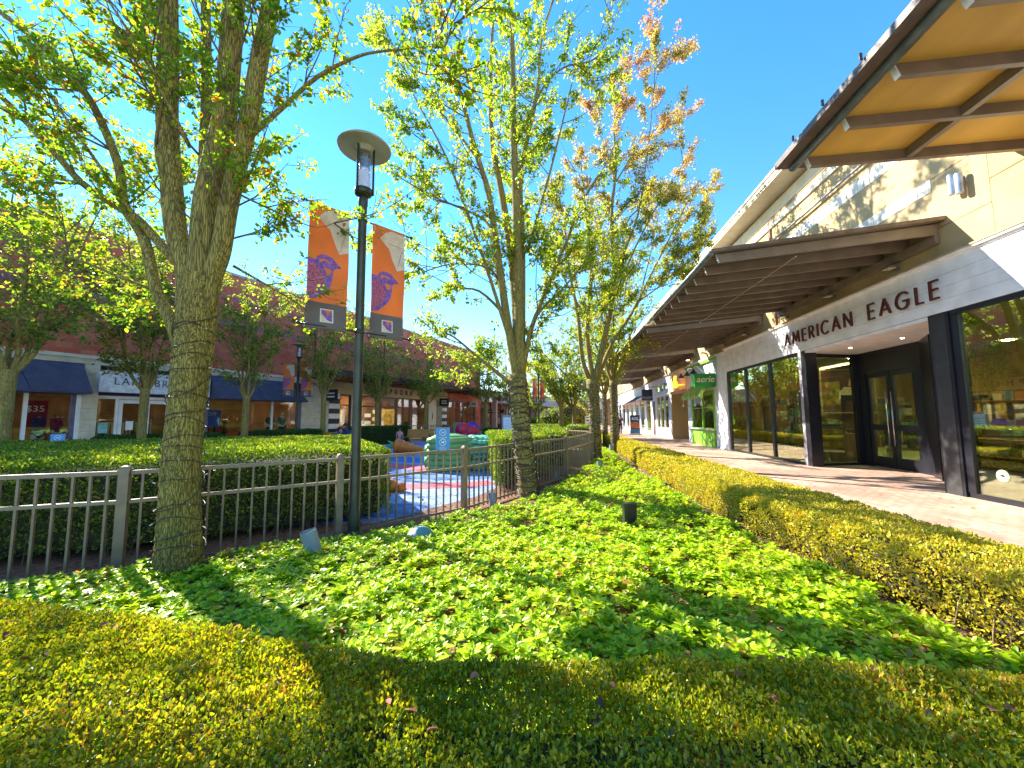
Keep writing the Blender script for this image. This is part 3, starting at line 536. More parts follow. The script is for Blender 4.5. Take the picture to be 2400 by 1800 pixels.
def letters(word,y_start,z0,h,gap,x,wd=.04):
    y=y_start
    for ch in word:
        wdt,st=GL[ch]
        if st:
            m=MB()
            for pl in st:
                pl=[(y-a*h,z0+b*h) for a,b in pl]
                for k in range(len(pl)-1):
                    a,b=pl[k],pl[k+1]; dy,dz=b[0]-a[0],b[1]-a[1]; l=math.hypot(dy,dz); e=wd*.45
                    o=.0006*k
                    m.bar((x-o,a[0]-dy/l*(e if k else 0),a[1]-dz/l*(e if k else 0)),(x-o,b[0]+dy/l*(e if k<len(pl)-2 else 0),b[1]+dz/l*(e if k<len(pl)-2 else 0)),.045,wd,up=(0,-dz,dy))
            F('letter',pm('letter_maroon_black',(.11,.03,.028),.35,.3),m)
        y-=wdt*h+gap
letters('AMERICAN EAGLE',14.27,4.0,.375,.178,WX-.145)
# interior of the jeans shop
inn=F('interior',pm('shop_inside',(.30,.17,.06),.8,0,1,.1),MB().box(15.2,15.3,-1.5,19.4,0,3.9).box(WX+.2,15.2,19.42,19.5,0,3.9).box(WX+.2,15.2,-1.5,-1.4,0,3.9))
F('ceiling',pm('shop_ceiling',(.30,.30,.2),.8),MB().prism([(WX+.2,13.75),(9.9,14.2),(9.9,11.6),(9.3,10.5),(WX+.2,9.0),(WX+.2,-1.4),(15.2,-1.4),(15.2,19.4),(WX+.2,19.4)],3.72,3.78))
F('shop_floor',pm('shop_floor_grey',(.22,.19,.13),.4),MB().prism([(WX+.1,13.75),(9.9,14.1),(9.9,11.7),(9.3,10.6),(WX+.1,9.0),(WX+.1,-1.4),(15.2,-1.4),(15.2,19.4),(WX+.1,19.4)],-.2,.02))
for x,y0,y1 in ((11.4,14.6,18.6),(13.2,2,11)): F('fill_light_panel',pm('fill_glow',(1,.78,.45),.4,emit=5),MB().box(x,x+.14,y0,y1,3.66,3.70))  # glowing ceiling panels added only to brighten the shop inside
lampm=pm('downlight_glow',(1,.80,.50),.4,emit=60)
for x,y in ((10.6,15.5),(12.5,15),(10,17.5),(12.6,12.5),(10.2,6.5),(9.6,3.8),(12.2,8.2),(11.5,1),(13.8,17)): F('downlight',lampm,MB().lathe([(.11,3.70),(.11,3.715)],c=(x,y,0),n=16))
for x,y in ((8.6,12.6),(8.9,11.2)): F('downlight',pm('downlight_small',(1,.85,.6),.4,emit=8),MB().lathe([(.035,3.612),(.035,3.618)],c=(x,y,0),n=14))
wood=pm('shop_wood',(.42,.24,.08),.55,0,3,.2,stretch=(1,1,.2))
def box_thing(name,label,cat,loc,parts,group=None):
    t=thing(name,label,cat,loc,0,group)
    for n,m,mb in parts: mb.build(n,m,t,world=True)
    return t
posterm=pm('poster_dark',(.10,.035,.02),.5,0,3,.3); skin=pm('skin_tone',(.55,.30,.19),.6,0,5,.05)
# framed poster, seated figure
t=thing('framed_poster','framed photo poster of a seated long haired woman inside the jeans shop','poster',(12.5,18.7,1.75)); t.rotation_euler=(0,0,R_(90))
MB().box(-.04,0,-1.1,1.1,-.05,1.9).build('frame',pm('poster_edge',(.5,.38,.2),.5),t); MB().box(-.046,-.041,-1.05,1.05,0,1.85).build('print',posterm,t)
MB().plate([(.1,1.1),(.35,1.15),(.45,.9),(.2,.75),(-.1,.7),(-.4,.55),(-.35,.9),(-.15,1.1)],lambda u,v:((-.046,-u,v),(-1,0,0)),.003).build('printed_shirt',cream,t)
MB().plate([(0,1.15),(.08,1.45),(.2,1.45),(.25,1.15)],lambda u,v:((-.05,-u,v),(-1,0,0)),.003).build('printed_head',skin,t)
MB().plate([(-.3,.75),(.3,.75),(.75,.3),(.62,.22),(.25,.5),(-.1,.5),(-.2,.1),(-.35,.1)],lambda u,v:((-.05,-u,v),(-1,0,0)),.003).build('printed_trousers',black_frame,t)
denim=pm('denim',(.05,.10,.20),.8,0,8,.3); teal=pm('window_teal',(.10,.48,.42),.6); rust=pm('rust_cloth',(.42,.12,.05),.8,0,4,.2)
def stack(label,x,y,z,cols):
    t=thing('folded_clothes',label,'clothes',(x,y,z))
    for i,c in enumerate(cols): MB().hexa([(-.2,-.16,i*.055+.002),(.2,-.16,i*.055),(.2,.16,i*.055+.002),(-.2,.16,i*.055)],[(-.18,-.14,i*.055+.05),(.19,-.15,i*.055+.046),(.18,.15,i*.055+.05),(-.19,.14,i*.055+.046)]).build('folded_garment',c,t)
def table(label,x,y,w,d,h):
    t=thing('display_table',label,'table',(x,y,.02)); MB().box(-w/2,w/2,-d/2,d/2,h-.05,h).build('table_top',wood,t)
    for a in (-1,1):
        for b in (-1,1): MB().bar((a*(w/2-.05),b*(d/2-.05),0),(a*(w/2-.05),b*(d/2-.05),h-.05),.06,.06).build('leg',wood,t)
table('long wooden display table behind the jeans shop corner window',10.6,16.1,1.0,2.2,.95); table('wooden table deeper in the jeans shop, opposite the doors',12.2,12.6,1.1,2.4,.9); table('low wooden table behind the big right hand window',10.2,6.6,1.0,2.6,.85)
t=thing('display_plinth','ochre wooden plinth just inside the angled entrance window','plinth',(9.35,14.9,.02)); MB().box(-.25,.25,-.3,.3,0,1.15).build('body',wood,t); MB().box(-.29,.29,-.34,.34,1.15,1.2).build('top',wood,t)
stack('blue denim pile on the ochre plinth',9.35,14.9,1.22,[denim,pm('denim_light',(.18,.32,.42),.8),denim,pm('denim_mid',(.1,.2,.33),.8)])
stack('blue and rust clothes pile on the long display table',10.6,15.6,.97,[denim,denim,rust]); stack('pale clothes pile on the table opposite the doors',12.2,12.2,.92,[cream,denim,cream,teal]); stack('mixed clothes pile on the low right table',10.2,6.2,.87,[rust,cream,denim])
stack('yellow and teal clothes pile at the far end of the right table',10.2,7.4,.87,[pm('yellow_cloth',(.6,.4,.05),.8),teal,cream])
def mannequin(label,loc,top,bottom,head=True,rz=0,tone=None,s=1.,group=None,arms=True,legs=True,bra=None):
    t=thing('mannequin',label,'mannequin',loc,rz,group); tone=tone or pm('mannequin_white',(.72,.72,.70),.4)
    P={'pelvis':((0,0,.98),.15),'waist':((0,0,1.12),.12),'chest':((0,0,1.34),.155),'neck':((0,0,1.50),.05),'nk2':((0,0,1.56),.05)}
    E=[('pelvis','waist'),('waist','chest'),('chest','neck'),('neck','nk2')]
    if head: P['hd']=((0,0,1.68),.095); P['ht']=((0,0,1.76),.07); E+=[('nk2','hd'),('hd','ht')]
    for a,sg in (('L',-1),('R',1)):
        P['sh'+a]=((sg*.17,0,1.42),.06); E.append(('chest','sh'+a))
        if arms: P['el'+a]=((sg*.25,.02,1.14),.04); P['wr'+a]=((sg*.27,-.08,.92),.028); P['hn'+a]=((sg*.27,-.11,.84),.025); E+=[('sh'+a,'el'+a),('el'+a,'wr'+a),('wr'+a,'hn'+a)]
        P['hip'+a]=((sg*.10,0,.86),.095); P['kn'+a]=((sg*.11,-.02,.50 if legs else .68),.06 if legs else .085); E+=[('pelvis','hip'+a),('hip'+a,'kn'+a)]
        if legs: P['an'+a]=((sg*.11,0,.09),.035); P['ft'+a]=((sg*.11,-.14,.03),.03); E+=[('kn'+a,'an'+a),('an'+a,'ft'+a)]
    skin_mesh('body',P,E,tone,t,s)
    if top:
        ks=['waist','chest','shL','shR']+(['elL','elR'] if arms else []); Q={k:(P[k][0],P[k][1]+.022) for k in ks}; Q['hem']=((0,0,.95),.18)
        skin_mesh('top',Q,[('hem','waist')]+[e for e in E if e[0] in ks and e[1] in ks],top,t,s)
    if bottom:
        ks=['pelvis','hipL','hipR','knL','knR']+(['anL','anR'] if legs else []); Q={k:(P[k][0],P[k][1]+.018) for k in ks}
        if bra: 
            for k in ('knL','knR'): Q.pop(k)
            ks=[k for k in ks if k in Q]
        skin_mesh('trousers' if not bra else 'briefs',Q,[e for e in E if e[0] in ks and e[1] in ks],bottom,t,s)
    if bra:
        MB().lathe([(.158,1.27),(.172,1.31),(.168,1.37),(.15,1.40)],n=20).tube([(-.1,-.11,1.39),(-.1,-.05,1.5),(-.1,.08,1.44)],.012,6).tube([(.1,-.11,1.39),(.1,-.05,1.5),(.1,.08,1.44)],.012,6).build('bra',bra,t)
    return t
def skin_mesh(name,P,E,mat,parent,s=1.,sub=2):
    ks=list(P); me=bpy.data.meshes.new(name); me.from_pydata([tuple(c*s for c in P[k][0]) for k in ks],[(ks.index(a),ks.index(b)) for a,b in E],[]); me.materials.append(mat)
    o=bpy.data.objects.new(name,me); C.objects.link(o); o.parent=parent
    sk=o.modifiers.new('skin','SKIN'); sk.use_smooth_shade=True; sb=o.modifiers.new('sub','SUBSURF'); sb.levels=sub; sb.render_levels=sub
    if not me.skin_vertices: me.attributes.new('x','FLOAT','POINT')
    bm=bmesh.new(); bm.from_mesh(me); lay=bm.verts.layers.skin.verify(); bm.verts.ensure_lookup_table()
    for i,k in enumerate(ks):
        r=P[k][1]; r=(r,r) if not hasattr(r,'__len__') else r; bm.verts[i][lay].radius=(r[0]*s,r[1]*s)
    bm.verts[0][lay].use_root=True; bm.to_mesh(me); bm.free(); return o
def shelf_unit(label,x,y,rz,w,cols,rows=5,top=2.4):
    t=thing('wall_shelf',label,'shelf',(x,y,.02),rz,'stocked shelves inside the jeans shop'); f=MB().box(-w/2,-w/2+.05,-.2,.2,0,top).box(w/2-.05,w/2,-.2,.2,0,top).box(-w/2+.05,w/2-.05,.16,.2,0,top)
    for k in range(rows): f.box(-w/2+.05,w/2-.05,-.2,.159,.12+k*top/rows,.16+k*top/rows)
    f.build('shelf_frame',wood,t); rg=random.Random(label)
    for k in range(rows):
        x_=-w/2+.12
        while x_<w/2-.35:
            h_=rg.uniform(.08,.32); MB().box(x_,x_+.27,-.17,.1,.165+k*top/rows,.165+k*top/rows+h_).build('folded_stack',rg.choice(cols),t); x_+=.34
CL=[denim,pm('denim_light2',(.16,.28,.40),.8),pm('denim_black',(.02,.025,.04),.8),rust,cream,pm('olive_cloth',(.12,.13,.05),.8),pm('shop_white_cloth',(.6,.58,.52),.8)]
for i_,(x,y,rz,w,lab) in enumerate(((10.6,19.15,0,2.4,'stocked shelf behind the farthest pane of the jeans shop'),(14.6,19.15,0,1.6,'stocked shelf right of the framed poster'),(15.0,15.5,90,3.4,'long stocked shelf on the back wall, opposite the angled window'),(15.0,11.5,90,3.0,'stocked shelf on the back wall, seen through the glass doors'),(15.0,7.4,90,3.6,'stocked shelf on the back wall, behind the big right window'),(15.0,3,90,3.2,'stocked shelf at the near end of the back wall'))): shelf_unit(lab,x,y,R_(-rz) if rz else 0,w,CL)
def rail(label,x,y,rz,cols,n=13):
    t=thing('clothes_rail',label,'clothes rail',(x,y,.02),rz); MB().tube([(-.8,0,0),(-.8,0,1.45),(.8,0,1.45),(.8,0,0)],.018,6).build('rail_frame',chrome,t); rg=random.Random(label)
    for k in range(n): a=-.72+k*1.44/n; MB().hexa([(a,-.22,.55+rg.random()*.15),(a+.05,-.22,.6),(a+.05,.22,.6),(a,.22,.55)],[(a+.02,-.17,1.38),(a+.04,-.17,1.38),(a+.04,.17,1.38),(a+.02,.17,1.38)]).build('garment',rg.choice(cols),t)
rail('rail of jeans behind the middle panes of the jeans shop',9.4,18.0,R_(90),[denim,CL[1],CL[2]]); rail('rail of dark jackets beyond the angled entrance window',11.6,14.8,R_(20),[CL[2],denim,CL[5]]); rail('rail of rust and cream tops behind the glass doors',11.9,10.6,R_(60),[rust,cream,CL[5]]); rail('rail of blue jeans behind the right window, nearer end',9.7,4.2,R_(90),[denim,CL[1]]); rail('rail of olive tops deep behind the right window',12.4,6.8,R_(80),[CL[5],CL[2],cream])
mannequin('mannequin in a rust top and jeans behind the middle pane of the jeans shop',(8.9,16.9,.02),rust,denim,rz=R_(-90)); mannequin('mannequin in a pale shirt beside the teal window lettering',(8.7,15.2,.02),cream,denim,rz=R_(-80),s=.98)
mannequin('mannequin in dark clothes behind the big right hand window',(9.6,6.0,.02),denim,black_frame,rz=R_(-90))
t=thing('window_poster','tall teal jeans poster lettering hung inside the corner pane','poster',(8.25,14.9,0)); MB().box(0,.01,-.36,.36,.95,2.5).build('poster_sheet',pm('poster_sheet_dark',(.05,.07,.05),.6),t)
for s_,z,m_ in (('GREAT',2.18,pm('pink_cloth',(.62,.28,.22),.7)),('JEANS',1.68,teal),('ALL DAY',1.22,teal)): text('lettering',s_,.42 if z>1.3 else .2,m_,t,(-.006,0,z),(0,-1,0),(0,0,1),.004,sx=.5)
# ================================================================== AERIE SHOP
gf=thing('bay_window_shop','narrow pale shop front with a green bay window and green blade sign','shop front',(WX,22.5,0))
G=lambda n,m,mb,p=gf,**k: mb.build(n,m,p,world=True,**k)
lime=pm('lime_paint',(.20,.46,.035),.5,0,2,.12); green=pm('sign_green',(.02,.30,.035),.4,0,2,.06); dgreen=pm('green_panes',(.03,.12,.02),.3)
G('pilaster',white_paint,MB().box(WX-.10,WX+.2,19.45,20.35,0,4.72).box(WX-.13,WX-.1,19.5,20.3,.0,.25))
G('wall',grey_paint,MB().box(WX,WX+.2,20.35,21.1,0,4.72).box(WX,WX+.2,24.6,25.45,0,4.72).box(WX,WX+.2,21.1,24.6,2.95,4.72))
G('green_cornice',lime,MB().box(WX-.12,WX-.001,20.36,25.45,4.50,4.62)); G('crown_moulding',cream_lt,MB().box(WX-.15,WX-.001,20.36,25.45,4.62,4.74))
G('green_base',lime,MB().box(WX-.12,WX+.1,21.15,24.55,0,.88)); G('sill',pm('sill_pale',(.5,.6,.42),.4),MB().box(WX-.26,WX+.1,21.05,24.65,.88,.94))
wf=G('bay_window',lime,MB().box(WX-.05,WX+.05,21.1,21.22,.94,2.95).box(WX-.05,WX+.05,24.48,24.6,.94,2.95).box(WX-.05,WX+.05,22.8,22.9,.94,2.95).box(WX-.045,WX+.045,21.22,24.48,2.83,2.95).box(WX-.04,WX+.04,21.22,24.48,2.05,2.1))
for y0,y1 in ((21.22,22.8),(22.9,24.48)): G('window_pane',glass_r,MB().box(WX,WX+.01,y0,y1,.94,2.83),wf)
G('interior',pm('green_inside',(.10,.22,.05),.8),MB().box(WX+2.2,WX+2.3,20.4,25.4,0,3.2).box(WX+.2,WX+2.2,20.4,20.45,0,3.2).box(WX+.2,WX+2.2,25.4,25.44,0,3.2).box(WX+.2,WX+2.2,20.4,25.4,3.2,3.25).box(WX+.2,WX+2.2,20.4,25.4,0,.03))
aw=MB(); lime2=pm('lime_stripe',(.42,.50,.05),.7)
n=10
for i in range(n):
    aw.mi=i%2; a=21.0+i*.36; b=a+.36
    aw.hexa([(WX-.62,a,2.78),(WX-.01,a,3.42),(WX-.01,b,3.42),(WX-.62,b,2.78)],[(WX-.62,a,2.80),(WX-.01,a,3.44),(WX-.01,b,3.44),(WX-.62,b,2.80)])
    aw.add([(WX-.62,a,2.80),(WX-.62,b,2.80),(WX-.62,b,2.62),(WX-.62,(a+b)/2,2.54),(WX-.62,a,2.62),(WX-.60,a,2.80),(WX-.60,b,2.80),(WX-.60,b,2.62),(WX-.60,(a+b)/2,2.54),(WX-.60,a,2.62)],[(0,1,2,3,4),(9,8,7,6,5),(0,4,9,5),(4,3,8,9),(3,2,7,8),(2,1,6,7)])
ao=G('awning',[lime2,lime],aw); ts=MB()
for y in (21.1,22.1,23.1,24.1): ts.tube([(WX-.66,y,3.0),(WX-.66,y,2.35)],.012,6).lathe([(.01,2.35),(.05,2.28),(.06,2.16)],c=(WX-.66,y,0),n=8)
G('tassel',cream,ts,ao)
t=thing('blade_sign','green box sign reading aerie jutting out over the green bay','sign',(WX,21.0,3.15))
m=MB(); m.prism([(WX-1.05,20.80),(WX-.02,20.80),(WX-.02,21.25),(WX-1.05,21.25)],3.18,3.80); m.build('sign_box',green,t,world=True)
m=MB()
for i in range(4): x=WX-1.05+i*.2575; m.hexa([(x+.05,20.79,3.10),(x+.2,20.79,3.10),(x+.2,21.26,3.10),(x+.05,21.26,3.10)],[(x,20.79,3.179),(x+.25,20.79,3.179),(x+.25,21.26,3.179),(x,21.26,3.179)])
m.build('scallop',green,t,world=True); text('lettering','aerie',.46,bwhite,None,(WX-.53,20.785,3.50),(1,0,0),(0,0,1),.015,.95,.25,bold=.004).parent=None
o=C.objects[-1] if False else [x for x in C.objects if x.name.startswith('lettering') and x.parent is None][-1]; M=world_inv(t); o.data.transform(M); o.parent=t
gn=pm('gooseneck_navy',(.03,.04,.09),.35,.2)
for i,y in enumerate((20.75,21.75,22.8)):
    t=thing('gooseneck_lamp',('nearest','middle','farthest')[i]+' of three navy gooseneck lamps, beside the green aerie sign','lamp',(WX,y+.9,3.9),0,'gooseneck lamps over the pale front')
    pts=[(WX-.0,y+.9,3.95),(WX-.3,y+.75,3.95),(WX-.55,y+.55,4.05),(WX-.8,y+.3,4.22),(WX-1.0,y+.1,4.2),(WX-1.1,y,4.02)]
    MB().tube(pts,.022,8).build('arm',white_paint,t,smooth=True,world=True); MB().lathe([(.04,4.05),(.05,3.98),(.10,3.92),(.19,3.80),(.185,3.80),(.09,3.9),(.03,3.95)],c=(WX-1.1,y,0),n=20).build('shade',gn,t,smooth=True,world=True)
# tan recess with script sign
tf=thing('entry_alcove','plain tan recessed entry block between the pale shop fronts','entry',(WX,27.2,0))
T_=lambda n,m,mb,p=tf,**k: mb.build(n,m,p,world=True,**k)
tanp=pm('tan_entry_paint',(.46,.33,.15),.8,0,1,.05)
T_('side_wall',tanp,MB().box(WX+.0,WX+2.5,29.0,29.1,0,3.2).box(WX+.201,WX+2.5,25.45,25.5,0,3.2)); T_('back_wall',tanp,MB().box(WX+2.4,WX+2.5,25.5,29,0,3.2)); T_('header',pm('entry_header',(.70,.64,.50),.7),MB().box(WX-.02,WX+.2,25.46,29.1,3.22,4.72)); T_('soffit',tanp,MB().box(WX+.2,WX+2.5,25.5,29,3.2,3.25)); T_('crown_moulding',cream_lt,MB().box(WX-.15,WX-.03,25.46,29.1,4.62,4.74))
T_('awning_edge',tanp,MB().box(WX-.3,WX-.021,25.5,29.0,3.22,3.32))
t=thing('script_sign','glowing orange script letters on the header of the tan entry','sign',(WX-.1,26.4,3.8))
orn=pm('neon_orange',(1,.33,.02),.4,emit=1.2)
for k,(y,pp) in enumerate(((26.9,'o'),(26.4,'l'),(26.05,'l'),(25.75,'i'))):
    m=MB(); x=WX-.5
    if pp=='o': m.tube([(x,y+.18*math.cos(a*.4),3.68+.24*math.sin(a*.4)) for a in range(16)],.03,6,closed=True)
    elif pp=='l': m.tube([(x,y+.12,3.5),(x,y-.02,3.9),(x,y-.12,4.22),(x,y-.02,4.25),(x,y+.03,4.0),(x,y-.03,3.6),(x,y-.15,3.45)],.03,6)
    else: m.tube([(x,y+.05,3.85),(x,y,3.55),(x,y-.12,3.48)],.03,6)
    m.tube([(x,y,3.65),(WX-.03,y,3.65)],.012,5); m.build('letter',orn,t,world=True,smooth=True)
# grey-white shop with tall windows
s3=thing('kids_shop','pale blue grey shop front with three tall panes and small transoms','shop front',(WX,33,0))
Q=lambda n,m,mb,p=s3,**k: mb.build(n,m,p,world=True,**k)
Q('wall',grey_paint,MB().box(WX-.02,WX+.2,29.11,29.7,0,4.72).box(WX-.02,WX+.2,33.4,34.8,0,4.72).box(WX-.02,WX+.2,29.7,33.4,0,.62).box(WX-.02,WX+.2,29.7,33.4,3.25,3.62).box(WX-.02,WX+.2,29.7,33.4,4.15,4.72).box(WX-.02,WX+.2,30.05,30.12,3.62,4.15))
Q('panel_moulding',white_paint,MB().box(WX-.05,WX-.021,29.75,33.35,3.27,3.35).box(WX-.06,WX-.021,29.7,33.4,.60,.68).box(WX-.05,WX-.021,33.5,34.6,.1,.16).box(WX-.05,WX-.021,29.15,29.65,3.2,3.3))
Q('crown_moulding',pm('brown_cap',(.30,.17,.12),.6),MB().box(WX-.12,WX-.021,29.11,60,4.64,4.74))
for y0 in (29.72,30.95,32.18):
    wf=Q('window',grey_paint,MB().box(WX-.04,WX+.08,y0,y0+.06,.68,3.25).box(WX-.04,WX+.08,y0+1.14,y0+1.2,.68,3.25).box(WX-.04,WX+.08,y0+.06,y0+1.14,.68,.76).box(WX-.04,WX+.08,y0+.06,y0+1.14,3.17,3.25)); Q('window_pane',glass_r,MB().box(WX+.02,WX+.03,y0+.06,y0+1.14,.76,3.17),wf)
    wf=Q('transom',grey_paint,MB().box(WX-.04,WX+.08,y0,y0+.08,3.62,4.15).box(WX-.04,WX+.08,y0+1.1,y0+1.2,3.62,4.15)); Q('window_pane',glass_r,MB().box(WX+.02,WX+.03,y0+.08,y0+1.1,3.62,4.15),wf)
Q('interior',pm('shop_inside_grey',(.20,.19,.16),.8),MB().box(WX+3,WX+3.1,29.1,60,0,4.5).box(WX+.2,WX+3,29.11,29.16,0,4.5).box(WX+.2,WX+3,34.7,34.75,0,4.5).box(WX+.2,WX+3,29.1,60,4.5,4.55))
Q('door',pm('brown_door',(.15,.08,.06),.5),MB().box(WX-.05,WX-.021,34.0,34.65,.05,2.9))
t=thing('blade_sign','navy square hanging sign with small white lettering on an iron bracket','sign',(WX,33.6,3.5))
MB().box(WX-1.15,WX-.30,33.55,33.62,2.98,3.88).build('sign_board',pm('sign_navy',(.012,.012,.06),.4),t,world=True); MB().box(WX-1.17,WX-.28,33.54,33.63,2.95,2.98).box(WX-1.17,WX-.28,33.54,33.63,3.88,3.91).box(WX-1.17,WX-1.15,33.54,33.63,2.98,3.88).box(WX-.30,WX-.28,33.54,33.63,2.98,3.88).build('sign_rim',pm('rim_blue',(.2,.2,.5),.4),t,world=True)
MB().tube([(WX-.01,33.58,4.1),(WX-1.3,33.58,4.1)],.025,6).tube([(WX-.5,33.58,4.1),(WX-.5,33.58,3.9)],.015,6).tube([(WX-.9,33.58,4.1),(WX-.9,33.58,3.9)],.015,6).build('bracket',black_frame,t,world=True)
for s_,z in (('Paper & Thread',3.25),('for children',3.12)): text('lettering',s_,.12,signwhite,t,(-.72,-.06,z-3.5),(1,0,0),(0,0,1),.01)
# farther shops
s4=thing('shop_row','sunlit white far shop row with navy awning and pink lettering','shop front',(WX,45,0))
V=lambda n,m,mb,p=s4,**k: mb.build(n,m,p,world=True,**k)
wl=MB(); wl.box(WX-.01,WX+.2,34.85,60,3.3,4.63)
for y in (34.85,37.6,40.4,43.2,46,49,52,55,59): wl.box(WX-.01,WX+.2,y,y+.75,0,3.3)
V('wall',white_paint,wl)
for y in (35.7,38.45,41.25,44.05,46.9,49.9,52.9,56):
    wf=V('window',grey_paint,MB().box(WX+.02,WX+.1,y-.05,y+.05,0,3.3).box(WX+.02,WX+.1,y+1.8,y+1.9,0,3.3).box(WX+.02,WX+.1,y+.05,y+1.8,0,.35).box(WX+.02,WX+.1,y+.05,y+1.8,2.6,2.7)); V('window_pane',glass_r,MB().box(WX+.05,WX+.06,y+.05,y+1.8,.35,3.3),wf)
V('curtain',pm('yellow_curtain',(.5,.48,.12),.8),MB().box(WX+.11,WX+.14,35.7,37.5,.3,3.3)); 
V('awning',navy_cloth,MB().hexa([(WX-1.1,36.2,3.02),(WX-.02,36.2,3.65),(WX-.02,42,3.65),(WX-1.1,42,3.02)],[(WX-1.1,36.2,3.06),(WX-.02,36.2,3.69),(WX-.02,42,3.69),(WX-1.1,42,3.06)]))
V('awning',pm('pink_white_awning',(.75,.55,.55),.7),MB().hexa([(WX-1.1,43,3.0),(WX-.02,43,3.6),(WX-.02,52,3.6),(WX-1.1,52,3.0)],[(WX-1.1,43,3.04),(WX-.02,43,3.64),(WX-.02,52,3.64),(WX-1.1,52,3.04)]))
o=text('lettering','gift',.75,pm('pink_letters',(.75,.12,.25),.5),s4,(-.05,-6.5,4.12),(0,-1,0),(0,0,1),.03)
t=thing('banner_stand','upright sale banner stand with white forty percent text on navy','banner stand',(6.35,35.2,0),R_(-8))
MB().box(-.42,.42,-.02,.02,.12,1.75).build('board',pm('stand_navy',(.01,.04,.13),.5),t); MB().box(-.40,.40,-.026,-.0205,.62,1.12).build('photo_panel',pm('stand_orange',(.45,.13,.04),.5,0,6,.3),t); MB().box(-.42,.42,-.026,-.0205,.14,.55).build('sea_panel',pm('stand_blue',(.04,.17,.30),.5,0,6,.3),t); MB().box(-.5,.5,-.22,.22,0,.1).build('foot',pvc,t); text('lettering','40%',.36,signwhite,t,(0,-.026,1.42),(1,0,0),(0,0,1),.006)
# ================================================================== LEFT BUILDING (local: x along the front, -y to the street)
LO=(-18.01,10.2,0); LR=math.atan2(.9638,.2665)
lb=thing('brick_building','long two storey red brick shopping building on the left','building',LO,LR)
bk=brickmat('red_block',(.56,.105,.05),(.64,.20,.11),(.42,.18,.12),.42,.2,.008,(R_(90),0,0),(.84,.70,.76),.35,.85,.2)
lb_=lambda n,m,mb,p=lb,**k: mb.build(n,m,p,**k)
lb_('brick_wall',bk,MB().box(-16,33,0,.4,4.0,8.75)); lb_('brick_soffit',bk,MB().box(33.001,33.4,0,10,0,8.75)); lb_('roof_slab',pm('roof_grey',(.25,.24,.23),.9),MB().box(-16,33,.4,12,8.5,8.75)); lb_('coping',pm('coping_stone',(.45,.3,.26),.8),MB().box(-16.1,33.45,-.06,.5,8.75,8.88))
jj=MB()
for s in (-9,-3,5.6,11.6,17.7,23.8,29.9): jj.box(s,s+.12,-.05,-.001,4.0,8.7)
lb_('downspout',pm('dark_red_pipe',(.16,.035,.05),.5),jj)
pb=MB()
for i,(s0,s1) in enumerate(((-8,-3.5),(-2.5,2.5),(6.2,11.2),(12.5,17.2),(18.4,23.4),(24.6,29.5))):
    pb.box(s0,s1,-.012,-.001,6.2,6.45).box(s0,s1,-.012,-.001,7.5,7.62)
lb_('brick_course',pm('purple_brick',(.36,.14,.16),.85,0,9,.2),pb)
lb_('stone_band',cream,MB().box(-16,12.75,-.10,.3,3.68,3.995)); lb_('band_cap',cream_lt,MB().box(-16,12.75,-.16,-.101,3.88,4.0))
pl=MB()
for s0,s1 in ((1.80,2.22),(10.85,12.75),(-9,-8.2)): pl.box(s0,s1,-.08,.3,0,3.675)
lb_('pillar',cream,pl); jn=MB()
for z in np.arange(.35,3.6,.42): jn.box(10.86,12.74,-.0835,-.0805,z,z+.012).box(1.81,2.21,-.0835,-.0805,z,z+.012)
lb_('stone_joint',pm('joint_tan',(.38,.32,.24),.9),jn)
lb_('back_wall',pm('shop_back_warm',(.34,.17,.08),.8,0,.9,.3),MB().box(-16,33,5,5.1,0,4)); lb_('shop_ceiling',pm('shop_ceil2',(.55,.48,.38),.8),MB().box(-16,33,.3,5,3.62,3.66)); lb_('shop_floor',pm('shop_floor2',(.25,.17,.12),.4),MB().box(-16,33,.1,5,0,.12))
glow=pm('shop_light_panel',(1,.74,.42),.4,emit=5)
for s in (-5,-1,1,3.5,7,9.5): lb_('ceiling_light',glow,MB().box(s,s+.5,1.6,2.1,3.60,3.615))
for s in (16,18.5,20.5,22.8): lb_('ceiling_light',pm('shop_light_panel_bright',(1,.80,.48),.4,emit=8),MB().box(s,s+.6,1.4,3.4,3.60,3.615))
for s in (27.5,29.5,31): lb_('ceiling_light',glow,MB().box(s,s+.3,1.6,2.0,3.60,3.615))
# lingerie shop front
ls=thing('fashion_shop','left shop front with navy awning, white door frames and a lavender white name board','shop front',LO,LR)
l_=lambda n,m,mb,p=ls,**k: mb.build(n,m,p,**k)
l_('base_wall',pm('stone_base',(.3,.27,.24),.8),MB().box(-8.2,1.8,0,.2,0,.33).box(5.92,10.85,0,.2,0,.30)); l_('header',pm('dark_purple_head',(.05,.03,.07),.6),MB().box(-8.2,1.8,0,.2,2.75,3.67).box(5.92,10.85,0,.2,2.75,3.67).box(2.22,5.92,.15,.3,2.55,3.67))
fr=white_paint
l_('window_frame',fr,MB().box(.46,.55,-.03,.08,.33,2.75).box(-3,-2.92,-.03,.08,.33,2.75).box(1.68,1.8,-.03,.08,.33,2.75).box(9.08,9.16,-.03,.08,.3,2.75)); l_('window_frame',pm('blue_frame',(.12,.12,.22),.4),MB().box(1.56,1.68,-.02,.08,.33,2.75).box(10.6,10.84,-.02,.08,.3,2.75).box(5.94,6.02,-.02,.08,.3,2.75))
for a,b in ((-8.2,-3),(-2.92,.46),(.55,1.56),(6.02,9.08),(9.16,10.6)): l_('window_pane',glass_l,MB().box(a,b,.02,.03,.33,2.75))
